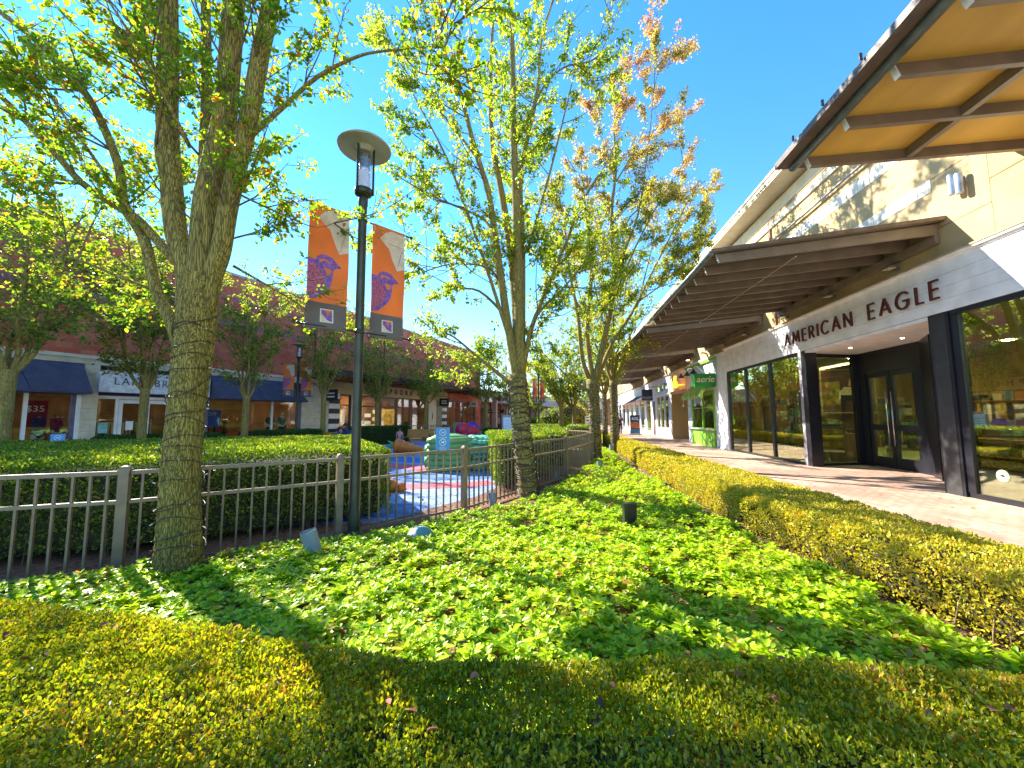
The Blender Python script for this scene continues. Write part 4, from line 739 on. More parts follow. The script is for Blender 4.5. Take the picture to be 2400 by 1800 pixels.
l_('door_surround',fr,MB().box(2.3,5.9,.12,.2,2.42,2.54).box(2.22,2.30,.12,.2,.33,2.42).box(2.82,2.9,.12,.2,0,2.42).box(4.6,4.7,.12,.2,0,2.42)); 
for a,b in ((2.92,3.73),(3.77,4.58)):
    d=l_('door',fr,MB().box(a,a+.12,.13,.18,.02,2.4).box(b-.12,b,.13,.18,.02,2.4).box(a+.12,b-.12,.13,.18,2.26,2.4).box(a+.12,b-.12,.13,.18,.02,.25)); l_('door_pane',glass_l,MB().box(a+.12,b-.12,.15,.16,.25,2.26),d)
for a,b in ((2.30,2.82),(4.7,5.9)): l_('window_pane',glass_l,MB().box(a,b,.15,.16,.05,2.42))
l_('notice',pm('notice_cyan',(.25,.55,.6),.6),MB().box(2.35,2.62,.10,.11,1.1,1.5)); l_('notice',white_paint,MB().box(3.15,3.38,.10,.11,1.2,1.55))
l_('name_board',pm('board_lavender',(.80,.82,.93),.5),MB().box(2.14,5.86,-.32,-.02,2.66,3.48)); o=text('lettering','LANE BRYANT',.40,pm('letter_slate',(.10,.11,.16),.5),ls,(3.98,-.325,3.08),(1,0,0),(0,0,1),.02,1.25,sx=.93)
def awning(s0,s1,g0,g1):
    m=MB().hexa([(s0,-1.0,2.53),(s1,-1.0,2.53),(g1,-.11,2.53),(g0,-.11,2.53)],[(s0,-1.02,2.60),(s1,-1.02,2.60),(g1,-.11,3.66),(g0,-.11,3.66)]); return l_('awning',navy_cloth,m)
awning(-8.4,1.74,-8.2,1.74); a=awning(5.85,10.5,5.95,9.95)
l_('awning_seam',pm('seam_navy',(.02,.03,.09),.8),MB().bar((.3,-1.022,2.61),(.15,-.125,3.66),.02,.012).bar((-3,-1.022,2.61),(-3,-.125,3.66),.02,.012).bar((8,-1.022,2.61),(7.9,-.125,3.66),.02,.012))
LW=lambda s,y,z=0:(LO[0]+s*math.cos(LR)-y*math.sin(LR),LO[1]+s*math.sin(LR)+y*math.cos(LR),z)
def lbox(name,label,cat,s,y,parts,group=None):
    t=thing(name,label,cat,LW(s,y),LR,group)
    for n,m,mb in parts: mb.build(n,m,t)
    return t
lbox('window_poster','red sale poster with white price figures behind the left shop window','poster',.95,.6,[('sheet',pm('poster_red',(.38,.01,.03),.5),MB().box(-.35,.25,0,.01,1.25,2.3))])
text('lettering','$35',.3,signwhite,[x for x in C.objects if x.name.startswith('window_poster')][-1],(-.05,-.006,2.0),(1,0,0),(0,0,1),.004)
t=lbox('window_poster','picture of an orange haired woman in dark clothes in the leftmost shop window','poster',-.3,.6,[('sheet',pm('poster_brown',(.30,.15,.08),.5,0,2,.4),MB().box(-.6,.5,0,.01,.4,2.3)),('printed_dress',black_frame,MB().plate([(-.3,.4),(.4,.4),(.45,1.1),(.2,1.5),(-.2,1.4)],lambda u,v:((u,-.002,v),(0,-1,0)),.003)),('printed_face',skin,MB().plate([(.0,1.45),(.2,1.5),(.25,1.75),(.1,1.95),(-.1,1.8)],lambda u,v:((u,-.006,v),(0,-1,0)),.003))])
navyu=pm('underwear_navy',(.05,.03,.15),.7); berry=pm('underwear_berry',(.28,.01,.08),.7)
mannequin('headless white mannequin in navy underwear behind the left window',LW(.98,.5,.30),navyu,navyu,head=False,rz=LR+R_(10),arms=False,legs=False,bra=navyu,s=.92)
mannequin('headless white mannequin in berry red underwear behind the left window',LW(1.42,.5,.30),berry,berry,head=False,rz=LR+R_(10),arms=False,legs=False,bra=berry,s=.92)
tealc=pm('teal_dress',(.02,.22,.22),.8); dteal=pm('dark_teal_dress',(.01,.06,.10),.8)
mannequin('white mannequin in a dark teal dress, left of the pair in the second window',LW(9.45,.6,.35),dteal,dteal,rz=LR,s=.93); mannequin('white mannequin in a bright teal top, right of the pair in the second window',LW(10.15,.6,.35),tealc,dteal,rz=LR,s=.93)
t=lbox('window_poster','blue poster reading OFF hanging in the second navy awning window','poster',6.45,.5,[('sheet',pm('poster_blue',(.02,.11,.55),.5),MB().box(-.5,.42,0,.01,1.25,2.05))]); text('lettering','OFF',.26,pm('pale_blue_text',(.35,.5,.8),.5),t,(0,-.006,1.85),(1,0,0),(0,0,1),.004)
t=lbox('window_poster','white and cyan fall lettering on the second awning window','poster',8.1,.2,[('sheet',dteal,MB().box(-.55,.45,0,.008,.36,.98))]); text('lettering','the Fall',.30,signwhite,t,(-.05,-.006,.82),(1,0,0),(0,0,1),.004,shear=.3,bold=.006); text('lettering','collection',.24,pm('cyan_text',(.1,.5,.6),.5),t,(-.05,-.006,.52),(1,0,0),(0,0,1),.004,shear=.3)
for i,(s,c,lab) in enumerate(((7.4,rust,'rail of rust red clothes deep in the second awning shop'),(-1.6,berry,'rail of berry clothes deep in the leftmost shop'),(4.1,cream,'rail of pale clothes seen through the white doors'))):
    t=thing('clothes_rail',lab,'clothes rail',LW(s,2.4),LR); MB().tube([(-.9,0,0.12),(-.9,0,1.6),(.9,0,1.6),(.9,0,.12)],.02,6).build('rail_frame',chrome,t)
    for k in range(14): x=-.8+k*.12; MB().box(x,x+.05,-.22,.22,.7+.1*(k%3),1.5).build('garment',c if k%4 else dteal,t)
t=thing('paper_lantern','orange and white paper lanterns hanging in the second awning window','decoration',LW(8.5,1.2,3.55),LR)
for x,c,z in ((-.5,orange,-.6),(0,pm('pink_paper',(.7,.25,.35),.7),-.75),(.45,pm('lime_paper',(.4,.45,.03),.7),-.7)): MB().tube([(x,0,0),(x,0,z+.3)],.006,4).lathe([(.02,z+.32),(.2,z+.15),(.26,z),(.18,z-.2),(.02,z-.3)],c=(x,0,0),n=10).build('lantern',c,t)
# cosmetics shop
cs=thing('cosmetics_shop','cosmetics shop front with black and white striped panels and tan name band','shop front',LO,LR)
k_=lambda n,m,mb,p=cs,**k: mb.build(n,m,p,**k)
tanband=pm('sephora_tan',(.60,.46,.25),.7,0,2,.05)
k_('name_band',tanband,MB().box(12.76,26.5,-.05,.3,3.22,3.98)); k_('letters_base',tanband,MB().box(16.4,22.6,-.07,-.051,3.34,3.92))
o=text('lettering','SEPHORA',.54,black_frame,cs,(19.2,-.085,3.62),(1,0,0),(0,0,1),.03,2.0,bold=.014,sx=.95)
def stripes(s0,s1):
    w=MB(); b=MB(); n=10; h=3.2/n
    for i in range(n): (w if i%2 else b).box(s0,s1,-.06,.1,i*h+(.01 if i==0 else 0),(i+1)*h)
    k_('white_stripe',white_paint,w); k_('black_stripe',black_frame,b)
stripes(12.79,13.62); stripes(25.6,26.4)
k_('pilaster',cream_lt,MB().box(14.62,15.12,-.07,.2,0,3.2)); k_('frame',pm('maroon_frame',(.05,.012,.02),.4),MB().box(13.64,14.6,-.02,.08,3.1,3.2).box(13.64,14.6,-.02,.08,2.45,2.53).box(14.48,14.6,-.02,.08,0,3.1).box(15.14,23.4,-.02,.08,3.1,3.2).box(15.14,23.4,-.015,.07,2.4,2.5).box(15.14,15.24,-.02,.08,0,3.1).box(17.2,17.55,-.02,.08,0,3.1).box(19.1,19.35,-.02,.08,0,3.1).box(19.95,20.1,-.02,.08,0,3.1).box(20.85,21.2,-.02,.08,0,3.1).box(23.2,23.45,-.02,.08,0,3.1))
for a,b in ((13.64,14.48),(15.24,17.2),(17.55,19.1),(19.35,19.95),(20.1,20.85),(21.2,23.2)): k_('window_pane',glass_l,MB().box(a,b,.02,.03,.1,2.4)); 
k_('window_pane',glass_l,MB().box(15.24,23.2,.04,.05,2.5,3.1))
k_('poster_panel',cream_lt,MB().box(23.46,24.6,-.06,.1,0,3.2)); k_('flame_mark',black_frame,MB().lathe([(.002,1.35),(.05,1.65),(.045,1.85),(.004,2.15)],c=(24.0,-.065,0),n=8)); k_('small_caption',black_frame,MB().box(23.75,24.3,-.065,-.0605,.80,.86))
k_('grey_panel',pm('grey_stripe_bg',(.28,.27,.2),.6),MB().box(24.62,25.58,-.05,.1,0,3.2)); 
k_('counter',white_paint,MB().box(15.6,16.9,1.0,1.6,.12,1.2).box(17.9,18.9,1.4,2.2,.12,1.1)); k_('counter',black_frame,MB().box(21.4,22.9,1.2,1.7,.12,1.3)); k_('inner_stripe',white_paint,MB().box(19.3,19.9,3.2,3.3,.5,.8).box(19.3,19.9,3.2,3.3,1.1,1.4).box(19.3,19.9,3.2,3.3,1.7,2.).box(20.2,20.8,3.2,3.3,.8,1.1).box(20.2,20.8,3.2,3.3,1.4,1.7).box(20.2,20.8,3.2,3.3,2.,2.3)); k_('shelf',pm('shelf_yellow',(.55,.38,.10),.6,0,3,.3),MB().box(15.5,17,3.3,3.8,.12,2.3).box(21.4,23.1,3.3,3.8,.12,2.4))
# dark trussed canopy
dk=lb_('canopy_roof',pm('canopy_dark_slate',(.05,.062,.06),.5,.1),MB().hexa([(10.95,-2.55,4.16),(32.5,-2.55,4.16),(32.5,-.02,4.26),(10.95,-.02,4.26)],[(10.95,-2.55,4.34),(32.5,-2.55,4.34),(32.5,-.02,4.44),(10.95,-.02,4.44)]))
lb_('soffit',pm('rust_soffit',(.22,.07,.03),.7),MB().box(10.97,32.45,-2.3,-.05,4.06,4.12),dk); tr=MB().box(10.9,32.5,-2.62,-2.56,4.32,4.40).box(10.9,32.5,-2.62,-2.56,4.08,4.14)
for s in np.arange(10.95,32.4,1.2): tr.bar((s,-2.59,4.12),(s+.6,-2.59,4.34),.03,.03).bar((s+.6,-2.59,4.34),(s+1.2,-2.59,4.12),.03,.03)
lb_('truss',dark_metal,tr,dk); br_=MB()
for s in np.arange(11.5,32.4,3.0): br_.box(s,s+.08,-2.5,-.02,3.99,4.055); br_.tube([(s,-2.4,4.4),(s,-.02,5.9)],.02,6)
lb_('bracket',dark_metal,br_,dk)
for i,s in enumerate((13.2,25.1)):
    t=thing('blade_sign',('black hanging shop sign beside the first striped panel','black hanging shop sign near the second striped panel')[i],'sign',LW(s-.75 if i==0 else s,-.6,2.7),LR,'black hanging signs'); MB().box(-.03,.03,-.5,.5,0,.7).build('sign_board',black_frame,t); MB().tube([(0,-.5,.85),(0,.55,.85)],.02,6).build('bracket',dark_metal,t); MB().box(-.034,-.0305,-.3,.3,.2,.3).box(-.034,-.0305,-.3,.3,.42,.5).build('marks',signwhite,t)
# dark glass shop
ds=thing('glass_shop','dark framed glass shop beyond the cosmetics shop, with a white box sign','shop front',LO,LR)
d_=lambda n,m,mb,p=ds,**k: mb.build(n,m,p,**k)
d_('header',bk,MB().box(26.6,33,-.05,.3,3.3,3.98)); fr=MB().box(26.6,32,-.02,.1,3.15,3.3)
for s in (26.6,27.7,28.8,29.5,30.4,31.2,31.9): fr.box(s,s+.14,-.03,.1,0,3.15)
d_('frame',pm('maroon_grey_frame',(.10,.06,.07),.4),fr)
for s in (26.74,27.84,28.94,29.64,30.54,31.34): d_('window_pane',glass_l,MB().box(s,s+.7,.02,.03,0,3.15))
d_('corner_pier',bk,MB().box(32.05,33.0,-.1,.3,0,3.3)); d_('brick_column',pm('pink_column',(.55,.30,.24),.8),MB().box(32.2,32.6,-2.5,-2.1,0,3.9)); d_('lantern',pm('red_lantern',(.22,.01,.03),.5),MB().lathe([(.03,4.1),(.2,4.0),(.25,3.6),(.1,3.3)],c=(32.4,-2.8,0),n=12))
t=thing('box_sign','small pale blue white box sign on the dark glass shop','sign',LW(31.0,-.45,2.75),LR); MB().box(-.05,.05,-.4,.4,0,.55).build('box',pm('pale_cyan',(.55,.75,.8),.4),t); MB().box(-.055,-.0505,-.2,.2,.2,.35).build('mark',pm('cyan_mark',(.05,.35,.4),.5),t)
t=thing('blade_sign','long black hanging sign with pale letters past the dark glass shop','sign',LW(33.2,-1.8,2.0),LR); MB().box(-.04,.04,-1.2,1.2,.1,.45).build('sign_board',black_frame,t); MB().bar((0,1.2,.55),(0,-1.2,.55),.03,.03).build('bracket',dark_metal,t); text('lettering','BAR KITCHEN',.22,signwhite,t,(-.045,0,.28),(0,-1,0),(0,0,1),.01)
# farther left block with arcade
fb_=thing('arcade_building','low far block with a grey canopy, dark columns and open arcade','building',LW(34,0),LR)
f_=lambda n,m,mb,p=fb_,**k: mb.build(n,m,p,**k)
f_('wall',pm('mauve_wall',(.42,.27,.24),.85,0,2,.1),MB().box(0,30,2.2,2.6,0,5.2)); f_('roof',pm('grey_roof',(.26,.27,.34),.6),MB().hexa([(-.3,-1.3,3.35),(30,-1.3,3.35),(30,2.2,3.5),(-.3,2.2,3.5)],[(.4,-.9,4.3),(30,-.9,4.3),(30,2.2,4.5),(.4,2.2,4.5)]))
f_('soffit',pm('warm_soffit',(.5,.25,.08),.7),MB().box(-.1,30,-1.1,2.1,3.25,3.32)); cl=MB(); dw=MB()
for s in np.arange(.2,29,2.6): cl.box(s,s+.22,-1.0,-.78,0,3.25)
for s in np.arange(1,29,2.6): dw.box(s,s+1.7,2.12,2.18,0,2.8)
f_('column',pm('brown_column',(.14,.07,.05),.6),cl); f_('shop_glass',pm('far_glass',(.09,.08,.07),.2),dw)
# far end buildings closing the street
eb=thing('end_building','pale low buildings closing the far end of the street','building',(0,82,0))
e_=lambda n,m,mb,p=eb,**k: mb.build(n,m,p,world=True,**k)
e_('wall',pm('end_cream',(.70,.62,.48),.8,0,.5,.1),MB().box(-14,-2.2,84,90,0,6).box(1.2,12,84,90,0,5.6)); e_('wall',pm('end_grey',(.40,.45,.50),.8),MB().box(-2.2,1.2,86,90,0,7.5)); e_('roof_band',pm('end_roof',(.3,.3,.33),.7),MB().box(-14.2,-2.3,83.6,84,5.2,6.1).box(1.3,12.2,83.6,84,4.9,5.7))
ow=MB()
for x in (-12,-9,-6,-4,2,4.6,7.4,10): ow.box(x,x+1.6,83.9,83.99,.4,3.2)
e_('window',pm('end_window',(.10,.14,.17),.2),ow); e_('column',cream_lt,MB().box(-2.6,-2.2,78,78.4,0,5).box(1.6,2.0,78,78.4,0,5)); e_('awning',pm('end_awning_orange',(.75,.22,.03),.7),MB().box(2.2,4.2,82.6,83.9,3.3,3.9)); e_('awning',pm('end_awning_blue',(.1,.4,.7),.7),MB().box(5.2,7.6,82.6,83.9,2.8,3.5))
# ================================================================== BENCHES
benchw=pm('bench_wood',(.62,.27,.05),.5,0,6,.2,0,stretch=(1,1,6))
def bench(loc,rz,w,label):
    t=thing('park_bench',label,'bench',loc,rz,'slatted wooden benches')
    m=MB(); n=int(w/.075)
    for i in range(n): x=-w/2+(i+.5)*w/n; m.hexa([(x-.028,.22,.46),(x+.028,.22,.46),(x+.028,.245,.46),(x-.028,.245,.46)],[(x-.028,.34,.86),(x+.028,.34,.86),(x+.028,.365,.86),(x-.028,.365,.86)])
    m.bar((-w/2,.355,.875),(w/2,.355,.875),.05,.05); m.build('backrest',benchw,t)
    s=MB()
    for i in range(6): s.box(-w/2,w/2,-.24+i*.08,-.18+i*.08,.42,.45)
    s.build('seat',benchw,t)
    for sx in (-1,1):
        x=sx*(w/2-.06); MB().bar((x,-.2,0),(x,-.2,.42),.05,.05).bar((x,-.22,.62),(x,.28,.62),.05,.03).bar((x,-.2,.42),(x,-.2,.62),.04,.04).build('arm_frame',dark_metal,t); MB().bar((x,.2,0),(x,.2,.45),.05,.05).build('leg',dark_metal,t)
    return t
# benches face the playground (towards the camera)
bench((-13.3,14.3,0),R_(6),1.9,'slatted wooden bench left of the clipped hedge before the navy awning')
bench((-11.75,18.35,0),R_(3),1.5,'slatted wooden bench behind the bending woman')
bench((-8.9,23.1,0),R_(-6),1.8,'slatted wooden bench beside the child, in front of the far fence')
# ================================================================== PLAY SCULPTURES
pg=pm('play_green',(.20,.40,.12),.35,0,2,.12); pt=pm('play_mint',(.16,.48,.30),.35,0,2,.12)
t=thing('play_sculpture','giant stacked green vegetable bundle to climb on in the playground','play sculpture',(-3.2,12.0,0),R_(14))
c=MB(); c.box(-.7,.85,-.55,.6,.0,.86); c.build('core',pg,t)
for i in range(6):
    z=.10+i*.165; n=8
    MB().tube([(-.93,-.45,z),(-.95,-.57,z),(-.8,-.66,z+.01),(-.3,-.70,z-.01),(.15,-.68,z+.015),(.38,-.64,z)],[.05,.09,.10,.10,.095,.05],10).build('stalk',pg,t,smooth=True)
for j in range(5):
    y=-.5+j*.26; MB().tube([(-.95,y,.88),(-.8,y,.96),(-.2,y,.97),(.3,y,.95)],[.07,.12,.12,.06],10).build('stalk',pg,t,smooth=True)
MB().tube([(-.93,-.5,.2),(-.98,-.1,.35),(-.97,.4,.3)],.16,10).tube([(-.93,-.5,.55),(-.98,-.1,.65),(-.97,.4,.6)],.17,10).build('end_leaf',pg,t,smooth=True)
r2=random.Random(3); m=MB()
for k in range(6):
    for i in range(7): m.ell((.25+i*.16+r2.uniform(-.03,.03),-.62-.03*(k%2),.10+k*.155+r2.uniform(-.02,.02)),(.15,.085,.075),10,6)
for i in range(7):
    for j in range(6): m.ell((.1+i*.17+(j%2)*.08,-.45+j*.2,.95+r2.uniform(-.02,.03)),(.14,.12,.07),10,6)
m.build('leaf_tips',pt,t,smooth=True)
org=pm('carrot_orange',(.78,.19,.01),.4,0,4,.12)
def carrot(loc,rz,L,r,label,k=7):
    t=thing('play_sculpture',label,'play sculpture',loc,rz); pr=[]
    for i in range(k):
        R=r*(1-i/k*.72)
        for a in (0,.25,.5,.75): pr.append((R*(.84+.16*math.sin(a*math.pi)),L*(i+a)/k))
    pr=[(.02,-.02)]+pr+[(r*.1,L),(.005,L+.04)]
    MB().lathe(pr,c=(-L/2,0,r*.93),axis=(1,0,-.18),n=24,caps=False).build('root',org,t,smooth=True)
    m=MB()
    for a in range(6): m.tube([(-L/2,0,r),(-L/2-.15,.08*math.cos(a),r+.1*math.sin(a)),(-L/2-.35,.2*math.cos(a),r+.22*math.sin(a))],[.05,.06,.01],6)
    m.build('carrot_top',pg,t,smooth=True)
carrot((-7.0,17.3,0),R_(5),1.5,.36,'giant ribbed orange carrot lying in front of the wooden bench'); carrot((-3.95,8.1,0),R_(8),1.1,.28,'giant orange carrot mostly hidden by the clipped hedge end',5)
red=pm('play_red',(.52,.012,.05),.35,0,3,.08); t=thing('play_sculpture','big glossy red fruit shape leaning on a green base in the playground','play sculpture',(-5.4,21.5,0),R_(8))
MB().hexa([(-.75,-.3,0),(.45,-.3,0),(.45,.4,0),(-.75,.4,0)],[(-.75,-.2,1.35),(-.35,-.2,1.30),(-.35,.3,1.30),(-.75,.3,1.35)]).build('green_base',pm('play_dark_green',(.01,.16,.07),.4),t)
MB().ell((-.2,-.35,.95),(.42,.30,.40),18,12).ell((.25,-.38,.85),(.40,.30,.38),18,12).ell((.05,-.36,.65),(.38,.28,.36),18,12).ell((.3,-.36,.55),(.25,.22,.3),14,10).build('fruit_body',red,t,smooth=True)
MB().ell((.35,-.2,1.12),(.33,.26,.30),18,10).build('blue_cap',pm('play_blue',(.02,.07,.55),.35),t,smooth=True); MB().tube([(.35+.35*math.cos(a*.3),-.40,1.10+.30*math.sin(a*.3)) for a in range(-1,13)],.03,8).build('red_rim',red,t,smooth=True)
t=thing('directory_kiosk','grey framed white panel kiosk behind the clipped hedge and second trunk','kiosk',(-2.71,19.89,0),R_(5)); MB().box(-.34,.34,-.03,.03,.35,1.62).build('panel',pm('kiosk_panel',(.60,.66,.82),.4,0,2,.04),t); MB().box(-.40,-.341,-.05,.05,0,1.70).box(.341,.40,-.05,.05,0,1.70).box(-.34,.34,-.05,.05,1.621,1.74).box(-.34,.34,-.05,.05,.25,.349).build('kiosk_frame',pm('kiosk_grey',(.25,.27,.36),.5),t); MB().box(-.26,.26,-.034,-.0305,1.42,1.45).box(-.26,.20,-.034,-.0305,1.3,1.315).box(-.26,.22,-.034,-.0305,1.2,1.215).box(-.26,.1,-.034,-.0305,1.1,1.115).build('text_lines',pm('kiosk_text',(.3,.36,.55),.5),t)
t=thing('patio_umbrella','pale striped patio umbrella far down the street between the trunks','umbrella',(-.1,60.7,0)); MB().tube([(0,0,0),(0,0,2.4)],.03,8).build('pole',white_paint,t); MB().lathe([(1.1,1.85),(.8,2.1),(.4,2.3),(.02,2.42)],n=12,caps=False).lathe([(1.1,1.7),(1.1,1.85)],n=12,caps=False).build('canopy',pm('umbrella_cream',(.75,.62,.58),.7),t)
t=thing('notice_board','small white boxed notice sign beyond the third trunk','sign',(3.2,46,0)); MB().box(-.5,.5,-.03,.03,.5,1.7).build('panel',white_paint,t); MB().box(-.44,.44,-.035,-.031,1.5,1.62).box(-.4,.3,-.035,-.031,1.1,1.3).box(-.4,.3,-.035,-.031,.75,.85).build('text_bars',black_frame,t); MB().bar((-.45,0,0),(-.45,0,.5),.06,.06).bar((.45,0,0),(.45,0,.5),.06,.06).build('leg',dark_metal,t)
# ================================================================== PEOPLE
hairb=pm('hair_brown',(.06,.025,.012),.6,0,30,.3); hairk=pm('hair_black',(.012,.01,.01),.6)
def hand(P,E,root,tip,fw,r=.009,nm=''):
    """five fingers from the wrist joint: tip = centre of the palm end"""
    root_=Vector(P[root][0]); pv=Vector(tip); d=(pv-root_).normalized(); s=d.cross(Vector(fw)).normalized(); P[nm+'palm']=(tuple(pv),.024); E.append((root,nm+'palm'))
    for i,l in enumerate((.075,.085,.08,.062)):
        b=pv+s*(i-1.5)*.017+d*.02; m=b+d*l*.55+Vector(fw)*.006; e=b+d*l+Vector(fw)*.022
        for k,(q,rr) in enumerate(((b,r),(m,r*.9),(e,r*.75))): P[f'{nm}f{i}{k}']=(tuple(q),rr)
        E+= [(nm+'palm',f'{nm}f{i}0'),(f'{nm}f{i}0',f'{nm}f{i}1'),(f'{nm}f{i}1',f'{nm}f{i}2')]
    b=pv-d*.02-s*.028; e=b+d*.045-s*.018; P[nm+'t0']=(tuple(b),r*1.1); P[nm+'t1']=(tuple(e),r); E+= [(nm+'palm',nm+'t0'),(nm+'t0',nm+'t1')]
def face(t,c,fwd,s=1.,hair=hairb,long_=0.,tone=skin):
    f=Vector(fwd).normalized(); up=Vector((0,0,1)); up=(up-f*up.dot(f)).normalized(); sd=f.cross(up); c=Vector(c); MB_=MB
    Mx=Matrix((sd,f,up)).transposed()
    m=MB(); m.ell(c+f*.094*s-up*.012*s,(.012*s,.02*s,.02*s),8,6,Mx)
    for a in (-1,1): m.ell(c+sd*a*.076*s-up*.0*s,(.012*s,.02*s,.03*s),8,6,Mx)
    m.build('face_relief',tone,t,smooth=True)
    m=MB()
    for a in (-1,1): m.ell(c+sd*a*.031*s+f*.088*s+up*.012*s,(.012*s,.006*s,.007*s),8,5,Mx)
    m.build('eyes',hairk,t); MB().ell(c+f*.088*s-up*.048*s,(.022*s,.006*s,.006*s),8,5,Mx).build('mouth',pm('lips',(.4,.12,.1),.5),t)
    h=MB().ell(c-f*.022*s+up*.028*s,(.088*s,.098*s,.098*s),16,10,Mx)
    if long_: h.tube([c-f*.05*s+up*.05*s,c-f*.08*s-up*.06*s,c-f*.07*s-up*(.06+long_)*s],[.07*s,.085*s,.04*s],12)
    h.build('hair',hair,t,smooth=True)
def figure(name,label,loc,rz,J,shirt,pants,s=1.,hair=hairb,long_=0.,fwd=(0,-1,0),group=None,sleeve=True,shoes=black_frame,hands=True,cat='person',skirt=None,tone=skin):
    """J: joint positions (metres, figure facing -y)"""
    t=thing(name,label,cat,loc,rz,group); rr=dict(pel=(.14,.105),wai=(.115,.09),che=(.15,.11),nek=.05,hed=(.075,.088),top=(.06,.07),shL=.055,shR=.055,elL=.042,elR=.042,wrL=.027,wrR=.027,hiL=.085,hiR=.085,knL=.058,knR=.058,anL=.036,anR=.036,toL=.03,toR=.03)
    P={k:(J[k],rr[k]) for k in J}; E=[('pel','wai'),('wai','che'),('che','nek'),('nek','hed'),('hed','top')]
    for a in 'LR': E+=[('che','sh'+a),('sh'+a,'el'+a),('el'+a,'wr'+a),('pel','hi'+a),('hi'+a,'kn'+a),('kn'+a,'an'+a),('an'+a,'to'+a)]
    P2=dict(P); E2=list(E)
    if hands:
        for a in 'LR':
            w=Vector(J['wr'+a]); e=Vector(J['el'+a]); hand(P2,E2,'wr'+a,tuple(w+(w-e).normalized()*.06),fwd,.008,a)
    skin_mesh('body',P2,E2,tone,t,s,2)
    g=lambda r,a:tuple(x+a for x in r) if hasattr(r,'__len__') else r+a
    ks=['wai','che','shL','shR','elL','elR']; Q={k:(P[k][0],g(P[k][1],.018)) for k in ks}; hem=Vector(J['pel'])*.75+Vector(J['wai'])*.25; Q['hem']=(tuple(hem),(.150,.115)); nk=Vector(J['che'])*.45+Vector(J['nek'])*.55; Q['col']=(tuple(nk),.06)
    if not sleeve:
        for a in 'LR': q=Vector(J['sh'+a])*.5+Vector(J['el'+a])*.5; Q['el'+a]=(tuple(q),.062)
    skin_mesh('shirt',Q,[('hem','wai'),('wai','che'),('che','col'),('che','shL'),('che','shR'),('shL','elL'),('shR','elR')],shirt,t,s)
    ks=['pel','hiL','hiR','knL','knR','anL','anR']; Q={k:(P[k][0],g(P[k][1],.016)) for k in ks}
    skin_mesh('trousers',Q,[('pel','hiL'),('pel','hiR'),('hiL','knL'),('hiR','knR'),('knL','anL'),('knR','anR')],pants,t,s)
    m=MB()
    for a in 'LR':
        x,y,z=J['an'+a]; tx,ty,tz=J['to'+a]; m.hexa([(x*s-.042*s,y*s+.06*s,(z-.085)*s),(x*s+.042*s,y*s+.06*s,(z-.085)*s),(tx*s+.045*s,(ty-.05)*s,(tz-.03)*s),(tx*s-.045*s,(ty-.05)*s,(tz-.03)*s)],[(x*s-.036*s,y*s+.05*s,(z+.01)*s),(x*s+.036*s,y*s+.05*s,(z+.01)*s),(tx*s+.036*s,(ty-.03)*s,(tz+.035)*s),(tx*s-.036*s,(ty-.03)*s,(tz+.035)*s)])
    m.build('shoes',shoes,t)
    if skirt: MB().lathe([(.15*s,1.0*s),(.2*s,.8*s),(.26*s,.55*s)],c=(0,0,0),n=16,caps=False).build('skirt',skirt,t,smooth=True)
    face(t,Vector(J['hed'])*s,fwd,s,hair,long_,tone); return t
STD=dict(pel=(0,0,.96),wai=(0,0,1.12),che=(0,0,1.34),nek=(0,0,1.50),hed=(0,-.01,1.62),top=(0,-.01,1.69),shL=(-.18,0,1.42),shR=(.18,0,1.42),elL=(-.25,.03,1.15),elR=(.25,.03,1.15),wrL=(-.26,-.08,.92),wrR=(.26,-.08,.92),hiL=(-.1,0,.88),hiR=(.1,0,.88),knL=(-.11,-.02,.50),knR=(.11,-.02,.50),anL=(-.11,.02,.09),anR=(.11,.02,.09),toL=(-.12,-.13,.035),toR=(.12,-.13,.035))
W=dict(STD,knL=(-.10,-.14,.52),anL=(-.10,-.16,.12),toL=(-.10,-.30,.07),knR=(.1,.06,.50),anR=(.1,.28,.16),toR=(.1,.20,.05),elL=(-.25,.12,1.16),wrL=(-.25,.10,.93),elR=(.25,-.06,1.15),wrR=(.24,-.22,.96))
figure('person','person in dark clothes walking away down the sunny brick walkway',(5.4,37.4,0),R_(180),W,black_frame,pm('dark_trousers',(.02,.018,.03),.8),1.04,hairk,hands=True)
BND=dict(STD,wai=(0,-.14,1.06),che=(0,-.33,1.17),nek=(0,-.47,1.24),hed=(0,-.56,1.29),top=(0,-.62,1.33),shL=(-.17,-.38,1.20),shR=(.17,-.38,1.20),elL=(-.2,-.48,.95),elR=(.2,-.45,.95),wrL=(-.15,-.62,.78),wrR=(.16,-.62,.80),pel=(0,.06,.93),hiL=(-.1,.05,.85),hiR=(.1,.05,.85))
figure('person','woman in a maroon shirt bending forward over the navy stroller',(-11.1,18.0,0),R_(70),BND,pm('maroon_shirt',(.20,.006,.03),.8,0,8,.15),pm('jeans_blue',(.08,.13,.25),.8),.98,hairb,.12,fwd=(0,-.75,-.66),sleeve=False)
figure('person','small child in a pink top standing at the bench end',(-8.45,19.3,0),R_(30),STD,pm('pink_shirt',(.62,.28,.34),.8),pm('grey_leggings',(.2,.2,.25),.8),.62,pm('hair_lightbrown',(.14,.07,.03),.6),.05)
figure('person','distant woman in black standing before the dark shop fronts',(-7.35,37.4,0),R_(-60),dict(STD,wrL=(-.2,-.24,1.2),elL=(-.24,-.05,1.14)),black_frame,skin,1.0,hairk,.2,skirt=black_frame)
figure('person','distant person in a pale blue shirt near the kiosk',(-6.9,41.6,0),R_(120),W,pm('blue_shirt',(.2,.33,.6),.8),pm('navy_trousers',(.03,.04,.1),.8),1.0,hairk)
